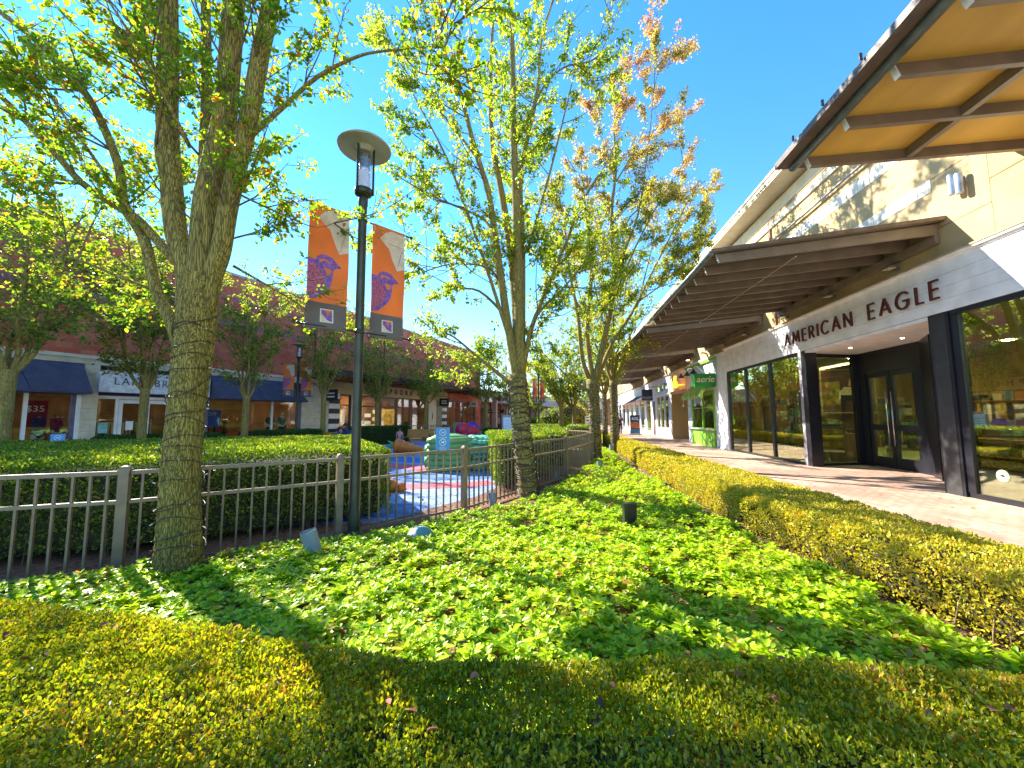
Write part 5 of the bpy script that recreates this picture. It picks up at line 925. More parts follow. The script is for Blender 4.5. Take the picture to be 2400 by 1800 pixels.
figure('person','distant person in a brown top near the kiosk',(-6.2,42.0,0),R_(80),STD,rust,pm('navy_trousers2',(.03,.04,.08),.8),1.0,hairk)
# stroller
t=thing('stroller','navy baby stroller with a curved hood beside the bending woman','stroller',(-10.3,17.55,0),R_(70)); nv=pm('stroller_navy',(.012,.018,.09),.6)
MB().tube([(-.25,.35,1.0),(-.25,0,.6),(-.25,-.45,.15)],.015,8).tube([(.25,.35,1.0),(.25,0,.6),(.25,-.45,.15)],.015,8).tube([(-.25,.35,1.0),(.25,.35,1.0)],.02,8).tube([(-.25,.38,.12),(-.25,0,.6)],.015,8).tube([(.25,.38,.12),(.25,0,.6)],.015,8).build('frame',chrome,t,smooth=True)
MB().hexa([(-.23,-.35,.38),(.23,-.35,.38),(.23,.2,.36),(-.23,.2,.36)],[(-.25,-.45,.56),(.25,-.45,.56),(.25,.3,.85),(-.25,.3,.85)]).build('seat',nv,t)
hd_=MB(); 
for i in range(7):
    a=R_(20+i*18); pass
hd_.lathe([(.30*math.cos(R_(a)),.30*math.sin(R_(a))) for a in range(0,91,15)],c=(0,.05,.78),n=18,caps=False); hd_.build('hood',nv,t,smooth=True); MB().tube([(.305*math.cos(a*.35),.05+.305*math.sin(a*.35),.79) for a in range(18)],.012,6,closed=True).build('hood_rim',pm('stroller_rim',(.4,.4,.7),.4),t,smooth=True)
for x,y in ((-.27,-.45),(.27,-.45),(-.27,.38),(.27,.38)):
    wh=MB().lathe([(.085,-.02),(.12,-.02),(.125,0),(.12,.02),(.085,.02)],c=(x,y,.125),axis=(1,0,0),n=20).build('wheel',black_frame,t,smooth=True); MB().lathe([(.084,-.008),(.084,.008)],c=(x,y,.125),axis=(1,0,0),n=16).build('hub',chrome,wh)
# ================================================================== TREES
def smoothpath(pts,n=3):
    P=[Vector(p) for p in pts]; out=[]
    for i in range(len(P)-1):
        a=P[max(i-1,0)];b=P[i];c=P[i+1];d=P[min(i+2,len(P)-1)]
        for k in range(n):
            t=k/n; out.append(.5*((2*b)+(c-a)*t+(2*a-5*b+4*c-d)*t*t+(3*b-a-3*c+d)*t**3))
    out.append(P[-1]); return out
def twigs_on(path,rad,m,tips,rg,dens,ln,s0=.3,center=None,up=.3,rt=.012,sub=3):
    """side shoots and twigs along a limb; tips collects leaf-bearing stretches"""
    n=len(path); seg=[(path[i+1]-path[i]).length for i in range(n-1)]; T=sum(seg); s=T*s0
    while s<T:
        a=s;i=0
        while i<n-2 and a>seg[i]: a-=seg[i]; i+=1
        p=path[i].lerp(path[i+1],min(1,a/max(seg[i],1e-6))); d=(path[i+1]-path[i]).normalized()
        rv=Vector((rg.gauss(0,1),rg.gauss(0,1),rg.gauss(0,.5))); rv-=d*rv.dot(d)
        if center is not None:
            o=p-center; o.z=0
            if o.length>.1: rv=rv.normalized()+o.normalized()*.6
        rv.normalize(); f=s/T
        b=(d*.55+rv*.9+Vector((0,0,up))).normalized(); l=ln*(1.15-.55*f)*rg.uniform(.6,1.25)
        q1=p+b*l*.45+Vector((rg.gauss(0,.05),rg.gauss(0,.05),0))*l; b2=(b+Vector((rg.gauss(0,.3),rg.gauss(0,.3),rg.gauss(.1,.25)))).normalized(); q2=q1+b2*l*.55
        r0=min(rt,max(.004,rt*l/ln)); m.tube([p,q1,q2],[r0,r0*.7,r0*.3],5,cap=False); tips.append((q1,q2,l)); tips.append((p.lerp(q1,.5),q1,l*.6))
        for k in range(sub):
            u=rg.uniform(.25,1); o=p.lerp(q1,u*2) if u<.5 else q1.lerp(q2,u*2-1)
            dd=(b2+Vector((rg.gauss(0,.7),rg.gauss(0,.7),rg.gauss(.1,.5)))).normalized(); e=o+dd*l*rg.uniform(.3,.6); mid=o.lerp(e,.5)+Vector((rg.gauss(0,.04),rg.gauss(0,.04),rg.gauss(0,.04)))*l
            m.tube([o,mid,e],[r0*.5,r0*.4,r0*.2],4,cap=False); tips.append((o,e,l*.5))
        s+=rg.expovariate(dens)+.04
def crown_leaves(tips,N,size,mat,parent,seed,spread=.05,prune=.15):
    r=np.random.default_rng(seed); A=np.array([list(t[0]) for t in tips]);B_=np.array([list(t[1]) for t in tips]);Lw=np.array([t[2] for t in tips])
    wgt=Lw*(.25+r.random(len(tips))**1.5); wgt[r.random(len(tips))<prune]=0
    idx=r.choice(len(tips),N,p=wgt/wgt.sum()); u=r.random(N)**.75; pos=A[idx]*(1-u)[:,None]+B_[idx]*u[:,None]
    d=unit(B_[idx]-A[idx])*.6+r.normal(0,.6,(N,3)); d[:,2]-=.35; pos+=r.normal(0,spread,(N,3))*.6
    nr=r.normal(0,.5,(N,3)); nr[:,2]+=.8
    return leaves('leaves',pos,d,nr,size*r.uniform(.6,1.25,N),mat,parent,.62,.10,.12)
def tree(loc,label,limbs,radii,trunk,tr_r,bark,leafm,nleaf,lsize,seed,ridged=False,dens=3.2,ln=.8,group='street trees',spread=.05,s0=.3,n=10,extra=True,rt=.012,sub=3,wrap=None,prune=.15):
    rg=random.Random(seed); t=thing('street_tree',label,'tree',loc,0,group)
    T=MB(); tp=smoothpath(trunk,30 if ridged else 5); m=len(tp)
    rr=[np.interp(i/(m-1),np.linspace(0,1,len(tr_r)),tr_r)*(1+.03*math.sin(i*1.9)) for i in range(m)]; T.tube(tp,rr,120 if ridged else max(n,12)+8)
    if ridged:
        for i,v in enumerate(T.v):
            c=tp[min(i//120,m-1)]; a=math.atan2(v[1]-c.y,v[0]-c.x); d=Vector((math.cos(a),math.sin(a),0)); q=noise.noise(Vector((math.cos(a)*9,math.sin(a)*9,v[2]*2.2))); q2=noise.noise(Vector((math.cos(a)*22,math.sin(a)*22,v[2]*6)))
            T.v[i]=tuple(Vector(v)+d*(-.016*max(0,.25-abs(q))*4*.35+.007*q2+.004*math.sin(a*3+v[2]*2)))
    tips=[]; tw=MB(); cen=Vector(trunk[-1]); paths=[]
    for L_,(r0,r1) in zip(limbs,radii):
        p=smoothpath(L_,4); k=len(p); r1=r1 if r1>.02 else r1*.6; T.tube(p,[r0+(r1-r0)*(i/(k-1))**.8 for i in range(k)],n); paths.append((p,r0,r1))
        twigs_on(p,(r0,r1),tw,tips,rg,dens,ln,s0,cen,rt=rt,sub=sub)
        if extra:   # long secondary limbs
            for q in range(max(1,int(k/5))):
                i=rg.randint(int(k*.3),k-2); d=(p[i+1]-p[i]).normalized(); o=Vector((rg.gauss(0,1),rg.gauss(0,1),0)); o=o-d*o.dot(d); o.normalize()
                l=ln*rg.uniform(1.3,2.4); a=p[i]; r0=min(r0,.05); b=a+(d*.6+o*.7)*l*.5; c=b+(d*.6+o*.5+Vector((0,0,.3)))*l*.5; sp=smoothpath([a,b,c],3); rs=min(.02,max(.009,r0*.28))
                tw.tube(sp,[rs*(1-.85*z/(len(sp)-1)) for z in range(len(sp))],6); twigs_on(sp,(rs,rs*.3),tw,tips,rg,dens*1.1,ln*.8,.2,cen,rt=rt*.8,sub=sub)
    T.build('trunk',bark,t,smooth=True,world=True); tw.build('twigs',twigm,t,smooth=True,world=True)
    crown_leaves(tips,nleaf,lsize,leafm,t,seed,spread,prune)
    return t
wire=pm('wire_brown',(.035,.022,.018),.5,0,9,.2); bulb=pm('light_bulb_clear',(.7,.7,.72),.1,0,3,.05)
def wrap(trunk,rad,z0,z1,turns,label,seed,br=.006,nb=4,wr=.005):
    rg=random.Random(seed); t=thing('string_lights',label,'string lights',(trunk[0][0],trunk[0][1],0),0,'light strings round the trunks')
    def at(z):
        for i in range(len(trunk)-1):
            if trunk[i][2]<=z<=trunk[i+1][2] or i==len(trunk)-2:
                f=(z-trunk[i][2])/max(1e-6,trunk[i+1][2]-trunk[i][2]); f=max(0,min(1.0,f)); return trunk[i][0]+(trunk[i+1][0]-trunk[i][0])*f,trunk[i][1]+(trunk[i+1][1]-trunk[i][1])*f,rad[i]+(rad[i+1]-rad[i])*f
    for run in range(2):
        pts=[]; N_=int(turns*22); ph=rg.random()*6; til=rg.uniform(-.06,.06); bl=MB()
        for i in range(N_):
            f=i/N_; k=i//22; rg2=random.Random(seed*99+k+run*50); tl=rg2.uniform(-.13,.13)
            z=(z0+(z1-z0)*f) if run==0 else (z1-(z1-z0)*f); a=(6.2832*i/22+ph)*(1 if run==0 else -1); z+=tl*math.sin(a)*1.0+.015*math.sin(a*2.3); cx,cy,r=at(z); r+=.008+.003*math.sin(a*5)
            pts.append((cx+r*math.cos(a),cy+r*math.sin(a),max(z,.02)))
            if i%nb==0: a2=a; bl.lathe([(br*.6,0),(br,.012),(br*.5,.03)],c=pts[-1],axis=(math.cos(a2),math.sin(a2),rg.uniform(-.5,.6)),n=6)
        if run==1: pts=pts[::1]
        MB().tube(pts,wr,5).build('wire',wire,t,smooth=True,world=True); tag(bl.build('bulb_row',bulb,t,smooth=True,world=True),kind='stuff')
# --- big front tree
trunk1=[(-3.90,3.58,-.05),(-3.90,3.575,.25),(-3.93,3.57,1.15),(-3.91,3.58,2.12),(-3.88,3.58,2.62),(-3.88,3.58,3.15)]
L1=[[(-3.99,3.57,2.7),(-4.01,3.56,3.19),(-4.16,3.54,3.63),(-4.26,3.53,4.23),(-4.36,3.52,4.95),(-4.39,3.51,5.58),(-4.45,3.51,6.23),(-4.56,3.49,7.6)],
[(-3.86,3.6,2.7),(-3.87,3.58,3.19),(-3.87,3.58,3.57),(-3.85,3.58,4.12),(-3.72,3.6,4.94),(-3.7,3.6,5.58),(-3.69,3.6,6.45),(-3.69,3.6,7.9)],
[(-3.87,3.6,3.7),(-3.92,3.62,4.1),(-4.04,3.69,4.7),(-4.17,3.79,5.37),(-4.34,3.9,6.18),(-4.57,3.99,7.67)],
[(-3.80,3.6,2.75),(-3.75,3.6,3.14),(-3.65,3.59,3.42),(-3.58,3.59,4.0),(-3.41,3.59,4.9),(-3.3,3.59,5.72),(-3.2,3.58,6.35),(-3.05,3.5,7.6)],
[(-3.43,3.6,4.70),(-3.32,3.63,4.83),(-2.95,3.58,5.04),(-2.53,3.51,5.25),(-2.07,3.45,5.35),(-1.72,3.38,5.3),(-1.07,3.34,5.22)],
[(-1.2,3.34,5.24),(-1.04,3.24,5.12),(-.98,3.25,5.33),(-.86,3.27,5.6),(-.78,3.28,5.87)],
[(-4.0,3.57,3.1),(-4.08,3.55,3.26),(-4.22,3.56,3.38),(-4.65,3.54,3.82),(-4.88,3.54,3.96),(-5.38,3.5,4.29),(-5.74,3.48,4.65),(-6.3,3.44,5.21),(-6.94,3.41,5.8)],
[(-3.98,3.56,2.2),(-4.13,3.55,2.6),(-4.38,3.55,3.03),(-4.59,3.56,3.61),(-4.88,3.56,4.01),(-5.04,3.58,4.54),(-5.39,3.57,5.22),(-5.7,3.57,5.63),(-6.22,3.54,6.15),(-6.95,3.48,6.75)],
[(-4.22,3.53,4.0),(-4.3,3.50,4.2),(-4.39,3.45,4.59),(-4.31,3.4,5.13),(-4.46,3.32,5.69),(-4.71,3.23,6.13),(-4.81,3.16,6.9)],
[(-4.42,3.51,5.81),(-4.59,3.55,6.02),(-5.07,3.56,6.62),(-5.4,3.58,7.16)],
[(-4.38,3.55,3.0),(-4.7,3.3,3.15),(-5.2,3.0,3.4),(-5.8,2.8,3.75)],[(-4.3,3.5,4.4),(-4.8,4.2,4.7),(-5.6,4.9,5.3),(-6.4,5.4,6.1)],
[(-4.45,3.55,3.2),(-4.9,4.1,3.0),(-5.6,4.5,3.05),(-6.3,4.8,3.3)],[(-3.55,3.6,4.1),(-3.25,3.9,4.0),(-2.95,4.2,3.95),(-2.75,4.45,4.2)],
[(-3.9,3.4,4.5),(-4.0,2.9,5.2),(-4.2,2.4,5.8)],[(-3.6,3.7,3.3),(-3.2,4.3,3.0),(-3.3,4.9,2.85)],[(-4.7,3.5,3.9),(-5.2,3.1,4.9),(-5.8,2.9,5.8)]]
R1=[(.105,.10),(.13,.105),(.07,.05),(.10,.085),(.038,.012),(.012,.005),(.06,.026),(.068,.028),(.026,.012),(.035,.015),(.02,.006),(.022,.007),(.02,.006),(.014,.004),(.022,.008),(.016,.005),(.022,.008)]
tree((-3.90,3.58,0),'big multi stemmed pear tree with a wire wrapped trunk, nearest of the street trees',L1,R1,trunk1,[.235,.205,.168,.16,.175,.18,.16],bark1,leaf1,23000,.058,11,dens=4.6,ln=.62,s0=.25,n=14,ridged=True,rt=.008,sub=4,spread=.05)
wrap(trunk1,[.225,.212,.176,.168,.18,.19],.1,2.75,9.5,'thin brown light string wound round the nearest big tree trunk',4,nb=16,wr=.0045)
# --- second tree
trunk2=[(-.69,7.9,-.05),(-.71,7.9,.2),(-.84,7.88,1.41),(-.92,7.87,2.5)]
L2=[[(-.91,7.87,2.3),(-1.12,7.73,3.75),(-1.28,7.59,5.04),(-1.44,7.46,6.24),(-1.7,7.31,7.15),(-1.99,7.15,8.34),(-2.29,7.0,9.12),(-2.44,6.87,10.1)],
[(-.86,7.88,2.4),(-1.01,8.01,4.81),(-1.27,8.13,6.64),(-1.49,8.25,7.82),(-1.57,8.39,9.41),(-1.54,8.55,11.21),(-1.45,8.71,13.12)],
[(-.85,7.88,2.4),(-.88,7.81,5.11),(-.91,7.74,6.67),(-.94,7.67,7.84),(-.93,7.6,9.34),(-.96,7.53,10.64),(-.94,7.46,11.64)],
[(-.84,7.89,2.4),(-.82,8.09,5.23),(-.87,8.28,7.02),(-.73,8.5,8.04),(-.46,8.74,9.58),(-.34,8.95,11.23),(.13,9.22,12.98)],
[(-.82,7.9,2.5),(-.72,7.9,2.9),(-.61,7.73,3.44),(-.37,7.58,3.77),(.08,7.46,4.16),(.52,7.33,4.63),(.94,7.2,4.91)],
[(-.80,7.9,2.6),(-.6,7.91,3.49),(-.19,8.17,4.62),(.16,8.41,5.52),(.44,8.65,6.37),(.89,8.91,7.27),(1.36,9.18,7.86)],
[(-1.37,7.6,5.4),(-1.62,7.88,5.9),(-2.14,7.91,6.22),(-2.76,7.93,6.54),(-3.51,7.94,7.03),(-4.08,7.96,7.43)],
[(-1.2,7.7,4.3),(-1.5,7.72,4.75),(-2.19,7.45,4.76),(-2.79,7.25,4.52),(-3.18,7.07,4.2)],
[(-.88,7.87,2.15),(-1.26,7.98,2.47),(-1.86,8.05,2.97),(-2.38,8.13,3.4),(-2.93,8.21,3.64)],
[(-1.12,7.78,3.7),(-1.76,8.06,4.37),(-2.43,8.28,4.58),(-3.26,8.47,5.12)],
[(-.94,7.72,7.3),(-.32,7.79,8.7),(.17,7.69,9.07),(.83,7.61,9.11),(1.2,7.5,9.75),(1.46,7.37,10.27)],
[(-1.0,7.8,3.0),(-1.35,7.6,4.2),(-1.8,7.5,5.6),(-2.3,7.3,7.0),(-2.9,7.2,8.2),(-3.3,7.1,9.0)],[(-1.6,7.4,6.9),(-2.3,7.2,7.8),(-3.1,7.1,8.8),(-3.8,7.0,9.9)],
[(-.9,8.0,4),(-1.0,8.8,6),(-.9,9.6,8),(-.6,10.2,10)],[(-.7,8.1,5.2),(-.2,8.2,7),(.2,8.0,8.4),(.5,8.2,9.8)]]
R2=[(.10,.024),(.11,.024),(.12,.03),(.10,.024),(.05,.015),(.06,.02),(.04,.01),(.03,.008),(.06,.015),(.04,.01),(.03,.008),(.05,.012),(.03,.01),(.045,.012),(.04,.012)]
tree((-.69,7.9,0),'tall slim stemmed pear tree with light wrapped trunk, second behind the fence line',L2,R2,trunk2,[.225,.20,.185,.18,.20],bark2,leaf2,36000,.070,21,dens=2.6,ln=.85,s0=.22,n=9,rt=.010,sub=3,spread=.07)
wrap(trunk2,[.225,.205,.19,.195],.05,2.35,22,'light string with pale bulbs wound round the second trunk by the fence',5,br=.011,nb=14,wr=.008)
trunk3=[(1.14,13.9,-.05),(1.13,13.9,.3),(1.12,13.9,1.56),(1.09,13.89,2.95)]
L3=[[(1.05,13.89,2.8),(.74,13.65,3.66),(.6,13.43,5.22),(.32,13.19,6.77),(.19,12.97,8.3),(-.09,12.73,9.82)],
[(1.13,13.9,2.8),(.95,14.12,4.73),(1.18,14.39,6.84),(1.08,14.62,9.09),(.96,14.84,11.08),(.85,15.07,13.2)],
[(1.15,13.91,2.8),(1.56,13.87,4.49),(1.92,13.83,6.27),(1.9,13.75,8.92),(2.1,13.69,10.58),(2.07,13.6,12.3),(2.28,13.54,14.0)],
[(1.2,13.92,2.8),(1.9,14.16,4.37),(2.61,14.41,5.41),(3.54,14.7,7.18),(4.51,14.98,9.03),(5.13,15.23,10.21)],
[(1.01,13.88,2.5),(.41,13.64,2.87),(-.36,13.37,3.57),(-.89,13.13,4.1)],
[(1.91,13.9,6.6),(2.61,13.85,8.24),(2.92,13.65,9.29),(3.27,13.45,11.67),(3.43,13.23,13.17),(3.73,13.03,14.31)],
[(1.91,13.9,7.3),(2.74,14.44,9.23),(4.22,14.97,10.14),(6.31,15.58,10.8)],
[(1.7,13.85,5.2),(2.4,13.6,7.0),(3.2,13.5,8.6),(4.0,13.6,9.9),(4.8,13.8,11.2)],[(2.9,14.5,5.9),(3.8,14.2,6.5),(4.6,14.2,7.4),(5.4,14.4,8.0)],
[(1.0,14.0,5),(.2,14.4,6.8),(-.4,14.8,8.6),(-.7,15.0,10.4)],[(2.0,13.7,10),(2.8,13.9,11.4),(3.4,14.2,12.8)]]
R3=[(.10,.018),(.11,.018),(.12,.018),(.09,.015),(.055,.012),(.05,.01),(.045,.01),(.05,.01),(.03,.008),(.05,.01),(.035,.008)]
tree((1.14,13.9,0),'light wrapped pear tree with bronze pink top leaves, third along the planting bed',L3,R3,trunk3,[.25,.22,.195,.19,.22],bark2,leaf3,62000,.078,31,dens=2.4,ln=1.1,s0=.2,n=8,rt=.012,sub=3,spread=.1)
wrap(trunk3,[.245,.22,.20,.205],.05,2.8,24,'light string wound round the third trunk beside the golden hedge',6,br=.015,nb=12,wr=.009)
def vase(loc,label,H_,rc,zf,tr,nl,ls,seed,leafm=leafbg,bark=bark2,nlimb=7,lean=(0,0),dens=2.0,ln=1.0,low=True,**k):
    rg=random.Random(seed); x,y=loc[:2]; tx,ty=x+lean[0],y+lean[1]; trunk=[(x,y,-.05),(x+lean[0]*.15,y+lean[1]*.15,.3),(x+lean[0]*.5,y+lean[1]*.5,zf*.6),(tx,ty,zf)]
    L=[];R=[]
    for i in range(nlimb):
        a=6.283*i/nlimb+rg.uniform(-.3,.3); f=rg.uniform(.35,1) if i else .1; hh=H_*rg.uniform(.8,1)*(1-.12*f); r=rc*f; pts=[]
        for t_ in (0,.12,.3,.55,.8,1): pts.append((tx+math.cos(a)*r*t_**.8+rg.gauss(0,.08)*(t_>0),ty+math.sin(a)*r*t_**.8+rg.gauss(0,.08)*(t_>0),zf-.2+(hh-zf+.2)*t_))
        L.append(pts);R.append((tr*.5,.012))
    if low:
        for i in range(4):
            a=6.283*i/4+rg.uniform(-.5,.5); L.append([(tx,ty,zf-.1+rg.uniform(0,1.2)),(tx+math.cos(a)*rc*.4,ty+math.sin(a)*rc*.4,zf+rc*.35+.5),(tx+math.cos(a)*rc*.95,ty+math.sin(a)*rc*.95,zf+rc*.7+.8)]);R.append((tr*.28,.01))
    return tree((x,y,0),label,L,R,trunk,[tr*1.2,tr*1.05,tr*.95,tr],bark,leafm,nl,ls,seed,dens=dens,ln=ln,s0=.12,n=7,rt=.012,sub=2,spread=.12,**k)
vase((2.36,18.1),'straight light wrapped tree, fourth along the bed, closest to the brick walkway',12.5,3.0,3.3,.17,10000,.11,41,leafm=leaf3,nlimb=7)
wrap([(2.36,18.1,0),(2.36,18.1,3.2)],[.19,.175],.05,3.1,26,'light string wound round the fourth trunk near the walkway hedge',7,br=.018,nb=11,wr=.01)
vase((2.54,23.8),'slender pinkish barked tree just behind the fourth trunk of the bed',11,2.6,3.0,.14,7000,.12,42,nlimb=6)
wrap([(2.54,23.8,0),(2.54,23.8,3.0)],[.155,.15],.05,2.9,24,'light string wound round the slender trunk behind the fourth tree',8,br=.02,nb=11,wr=.011)
vase((-.1,30.2),'dark trunked tree left of the pair in the far middle of the bed',9.0,3.2,2.6,.20,8000,.13,43); vase((.95,31.3),'dark trunked tree right of the pair in the far middle of the bed',9.5,3.2,2.4,.19,8000,.13,44)
# left plaza trees, in front of the brick building
LT=[((-12.95,7.4),'plaza tree at the far left edge, before the leftmost navy awning',8.8,2.5,2.8,.14,9500,.10,51),
((-14.3,11.5),'forked plaza tree before the white name board and doors',9.2,2.3,2.7,.13,9500,.10,52),
((-13.2,14.6),'plaza tree before the second navy awning',8.2,1.9,2.6,.13,6500,.10,53),
((-12.4,18.7),'plaza tree beside the striped panel of the cosmetics shop',8.0,1.5,2.9,.13,5200,.105,54),
((-11.5,22.8),'plaza tree before the door of the cosmetics shop',8.0,2.0,2.6,.13,5500,.11,55),
((-9.9,27.1),'plaza tree before the name band of the cosmetics shop, near the bench',8.2,2.1,2.7,.14,6000,.115,56),
((-7.1,35.5),'plaza tree before the dark glass shop, its foot behind the red fruit shape',9.0,2.8,2.8,.18,7500,.13,57),
((-5.4,39.8),'plaza tree behind the white kiosk',10.0,2.6,3.0,.18,7500,.13,58),
((-10.8,12.4),'hidden stemmed leafy tree whose crown shows left of the nearest lamp',7.4,2.2,3.4,.10,7000,.10,59)]
for l,lab,H_,rc,zf,tr,nl,ls,sd in LT[:-1]: vase(l,lab,H_,rc,zf,tr,nl,ls,sd,low=sd not in (52,53,54))
for l,lab,sd in (((-3.5,52),'far hazy tree left of the street end',61),((3.6,56),'far tree on the right before the end building',62),((-7,60),'far tree before the left end building',63),((.2,72),'far tree in the centre of the street end',64)): vase(l,lab,8.5,3.6,2.4,.2,5000,.20,sd,nlimb=6)
# trees left of the frame that close the view to the left and shade the plaza
vase((-16.4,5.6),'leafy tree rising over the roof edge behind the big tree, far left',10.5,3.0,3.0,.2,10000,.11,65)
# ================================================================== HEDGES
def inpoly(p,poly):
    x,y=p[:,0],p[:,1]; ok=np.zeros(len(p),bool); n=len(poly)
    for i in range(n):
        (x0,y0),(x1,y1)=poly[i],poly[(i+1)%n]
        cr=((y0>y)!=(y1>y)); ok^=cr&(x<(x1-x0)*(y-y0)/((y1-y0) if y1!=y0 else 1e-9)+x0)
    return ok
def hedge(label,poly,h,mat,lsz,dens,seed,z0=.0,bulge=.05,core=hedge_in,thick=.10,side_fade=0.,name='hedge',sides=True,up=.3,inner=.10,upright=0.,stems=0,topd=1.0,group=None,colr=None):
    c=np.mean(np.array(poly),0); t=thing(name,label,'hedge',(c[0],c[1],0),0,group); r=np.random.default_rng(seed)
    P=np.array(poly); n=len(P); ar=sum(P[i][0]*P[(i+1)%n][1]-P[(i+1)%n][0]*P[i][1] for i in range(n))
    if ar<0: P=P[::-1]
    # solid dark core, added to block light leaks, set in from the leaf surface
    inn=[]
    for i in range(n):
        a=P[i-1];b=P[i];q=P[(i+1)%n]; e1=unit((b-a)[None])[0];e2=unit((q-b)[None])[0]; n1=np.array([-e1[1],e1[0]]);n2=np.array([-e2[1],e2[0]]); m=unit((n1+n2)[None])[0]; inn.append(tuple(b+m*inner/max(.35,m@n1)))
    MB().prism(inn,.10 if stems else 0.,h-inner).build('branch_light_block',core,t,world=True)
    pos=[];nr=[]
    lo=P.min(0);hi=P.max(0)
    inside=lambda p: inpoly(p,[tuple(x) for x in P])
    area=abs(ar)/2; box_=np.prod(hi-lo); K=int(dens*box_*topd); q=r.random((K,2))*(hi-lo)+lo; q=q[inside(q)]
    z=np.full(len(q),h)-thick*.8*r.random(len(q))**1.6; pos.append(np.c_[q,z]); nr.append(np.tile([0,0,1.],(len(q),1)))
    if sides:
        for i in range(n):
            a=P[i];b=P[(i+1)%n];L=np.linalg.norm(b-a);K=int(dens*L*(h-z0)*1.0); u=r.random(K); v=r.random(K)**(1-.35*side_fade); e=(b-a)/L; no=np.array([e[1],-e[0]])
            dp=-thick*r.random(K)**1.5; pos.append(np.c_[a[0]+e[0]*u*L+no[0]*dp,a[1]+e[1]*u*L+no[1]*dp,z0+v*(h-z0)]); nr.append(np.tile([no[0],no[1],.15],(K,1)))
    pos=np.concatenate(pos);nr=np.concatenate(nr)
    # rounded shoulders and lumps
    pos+=nr*(lump(pos*1.0,1.2)*bulge*.45)[:,None]+nr*(lump(pos+5,4.5)*bulge*.45)[:,None]+nr*(lump(pos+9,11)*bulge*.25)[:,None]
    dd=np.full(len(pos),9.)
    for i in range(n):
        a=P[i];b=P[(i+1)%n];e=b-a; tt=np.clip(((pos[:,0]-a[0])*e[0]+(pos[:,1]-a[1])*e[1])/(e@e),0,1); dd=np.minimum(dd,np.hypot(pos[:,0]-a[0]-tt*e[0],pos[:,1]-a[1]-tt*e[1]))
    rnd_=.14; k=np.clip(1-dd/rnd_,0,1); top=np.clip((pos[:,2]-(h-rnd_))/rnd_,0,1.2); pos[:,2]-=k**2*top*.07; cxy=pos[:,:2]-c; pos[:,:2]-=unit(cxy)*(k*top**2*.05)[:,None]
    d=nr*.7+r.normal(0,.55,pos.shape); d[:,2]+=up; n2=nr*.6+r.normal(0,.6,pos.shape); n2[:,2]+=.3
    leaves('leaves',pos,d,n2,lsz*r.uniform(.6,1.3,len(pos)),mat,t,.55,.12,.1)
    if stems:
        m=MB(); rg=random.Random(seed)
        for i in range(n):
            a=P[i];b=P[(i+1)%n];L=np.linalg.norm(b-a)
            for k in range(int(L*stems)):
                u=rg.random(); x=a[0]+(b[0]-a[0])*u; y=a[1]+(b[1]-a[1])*u; x+=(c[0]-x)*.04+rg.gauss(0,.03); y+=(c[1]-y)*.04+rg.gauss(0,.03); x0=x+(c[0]-x)*.05
                m.tube([(x0,y,-.02),(x+rg.gauss(0,.03),y+rg.gauss(0,.03),h*.25),(x+rg.gauss(0,.06),y+rg.gauss(0,.06),h*.6)],[.0055,.0045,.002],5)
        o_=m.build('stems',pm('pale_stems',(.22,.15,.07),.9,0,9,.2),t,world=True); o_['kind']='stuff'
    return t
hedge('wide olive clipped box hedge across the whole foreground',[(-4.2,.95),(-1.6,1.12),(4.6,1.12),(4.6,2.0),(1.2,1.88),(-.8,1.72),(-2.4,1.88),(-4.2,2.05)],.60,boxl,.0175,19500,1,thick=.15,bulge=.06,side_fade=.3,up=.5,inner=.2,stems=9)
hedge('golden yellow low hedge along the brick walkway, near stretch',[(3.0,2.35),(3.75,2.1),(3.55,5.5),(3.45,9.5),(2.32,9.5),(2.38,6),(2.6,4)],.56,boxg,.026,5200,2,thick=.10,bulge=.07,side_fade=.4,up=.4,inner=.14,stems=7,z0=.07)
hedge('golden yellow low hedge along the brick walkway, far stretch',[(2.3,9.55),(3.44,9.55),(3.1,24),(2.95,37),(2.5,37),(2.5,24)],.56,boxg,.045,1500,3,thick=.10,bulge=.05,inner=.1,z0=.05)
hedge('bright green clipped hedge block behind the front fence and lamp',[(-12.5,3.0),(-8.8,2.35),(-6.4,3.35),(-4.95,4.15),(-3.3,5.55),(-2.75,6.0),(-4.6,8.4),(-6.0,10.6),(-7.6,9.0),(-12.5,7.0)],1.14,yewl,.036,2300,4,thick=.12,bulge=.05,inner=.14,stems=4,side_fade=.4,z0=.1)
hedge('rounded green hedge behind the fence at the second trunk',[(-1.45,8.4),(-.85,9.6),(-.35,10.9),(-1.4,14.5),(-2.9,14.5),(-1.95,10.5)],1.12,yewl,.045,1900,5,thick=.12,bulge=.07,inner=.14,stems=4,z0=.1)
hedge('green hedge farther along behind the fence, right of the second trunk',[(-.55,13.2),(.1,13.0),(.35,19.5),(-2.2,19.5),(-2.0,15.2)],1.08,yewl,.06,900,6,inner=.12)
hedge('pale topped hedge block left of the third trunk, in the middle distance',[(.2,21),(1.9,21),(2.0,24.5),(.3,24.5)],1.12,yewl,.07,650,7,inner=.12); hedge('low long hedge in the far middle behind the other hedges',[(-2.6,22.5),(-.2,22.5),(-.2,27),(-2.9,27)],1.1,yewl,.07,550,8,inner=.12)
gr='dark clipped hedges of the left plaza'
hedge('dark clipped hedge before the leftmost navy awning',[(-15.4,6.4),(-13.0,7.3),(-13.3,8.3),(-15.7,7.4)],1.05,yewd,.055,1300,10,inner=.1,group=gr); hedge('dark clipped hedge before the white doors',[(-15.7,11.0),(-14.1,12.1),(-14.5,12.9),(-16.1,11.8)],1.05,yewd,.055,1300,11,inner=.1,group=gr)
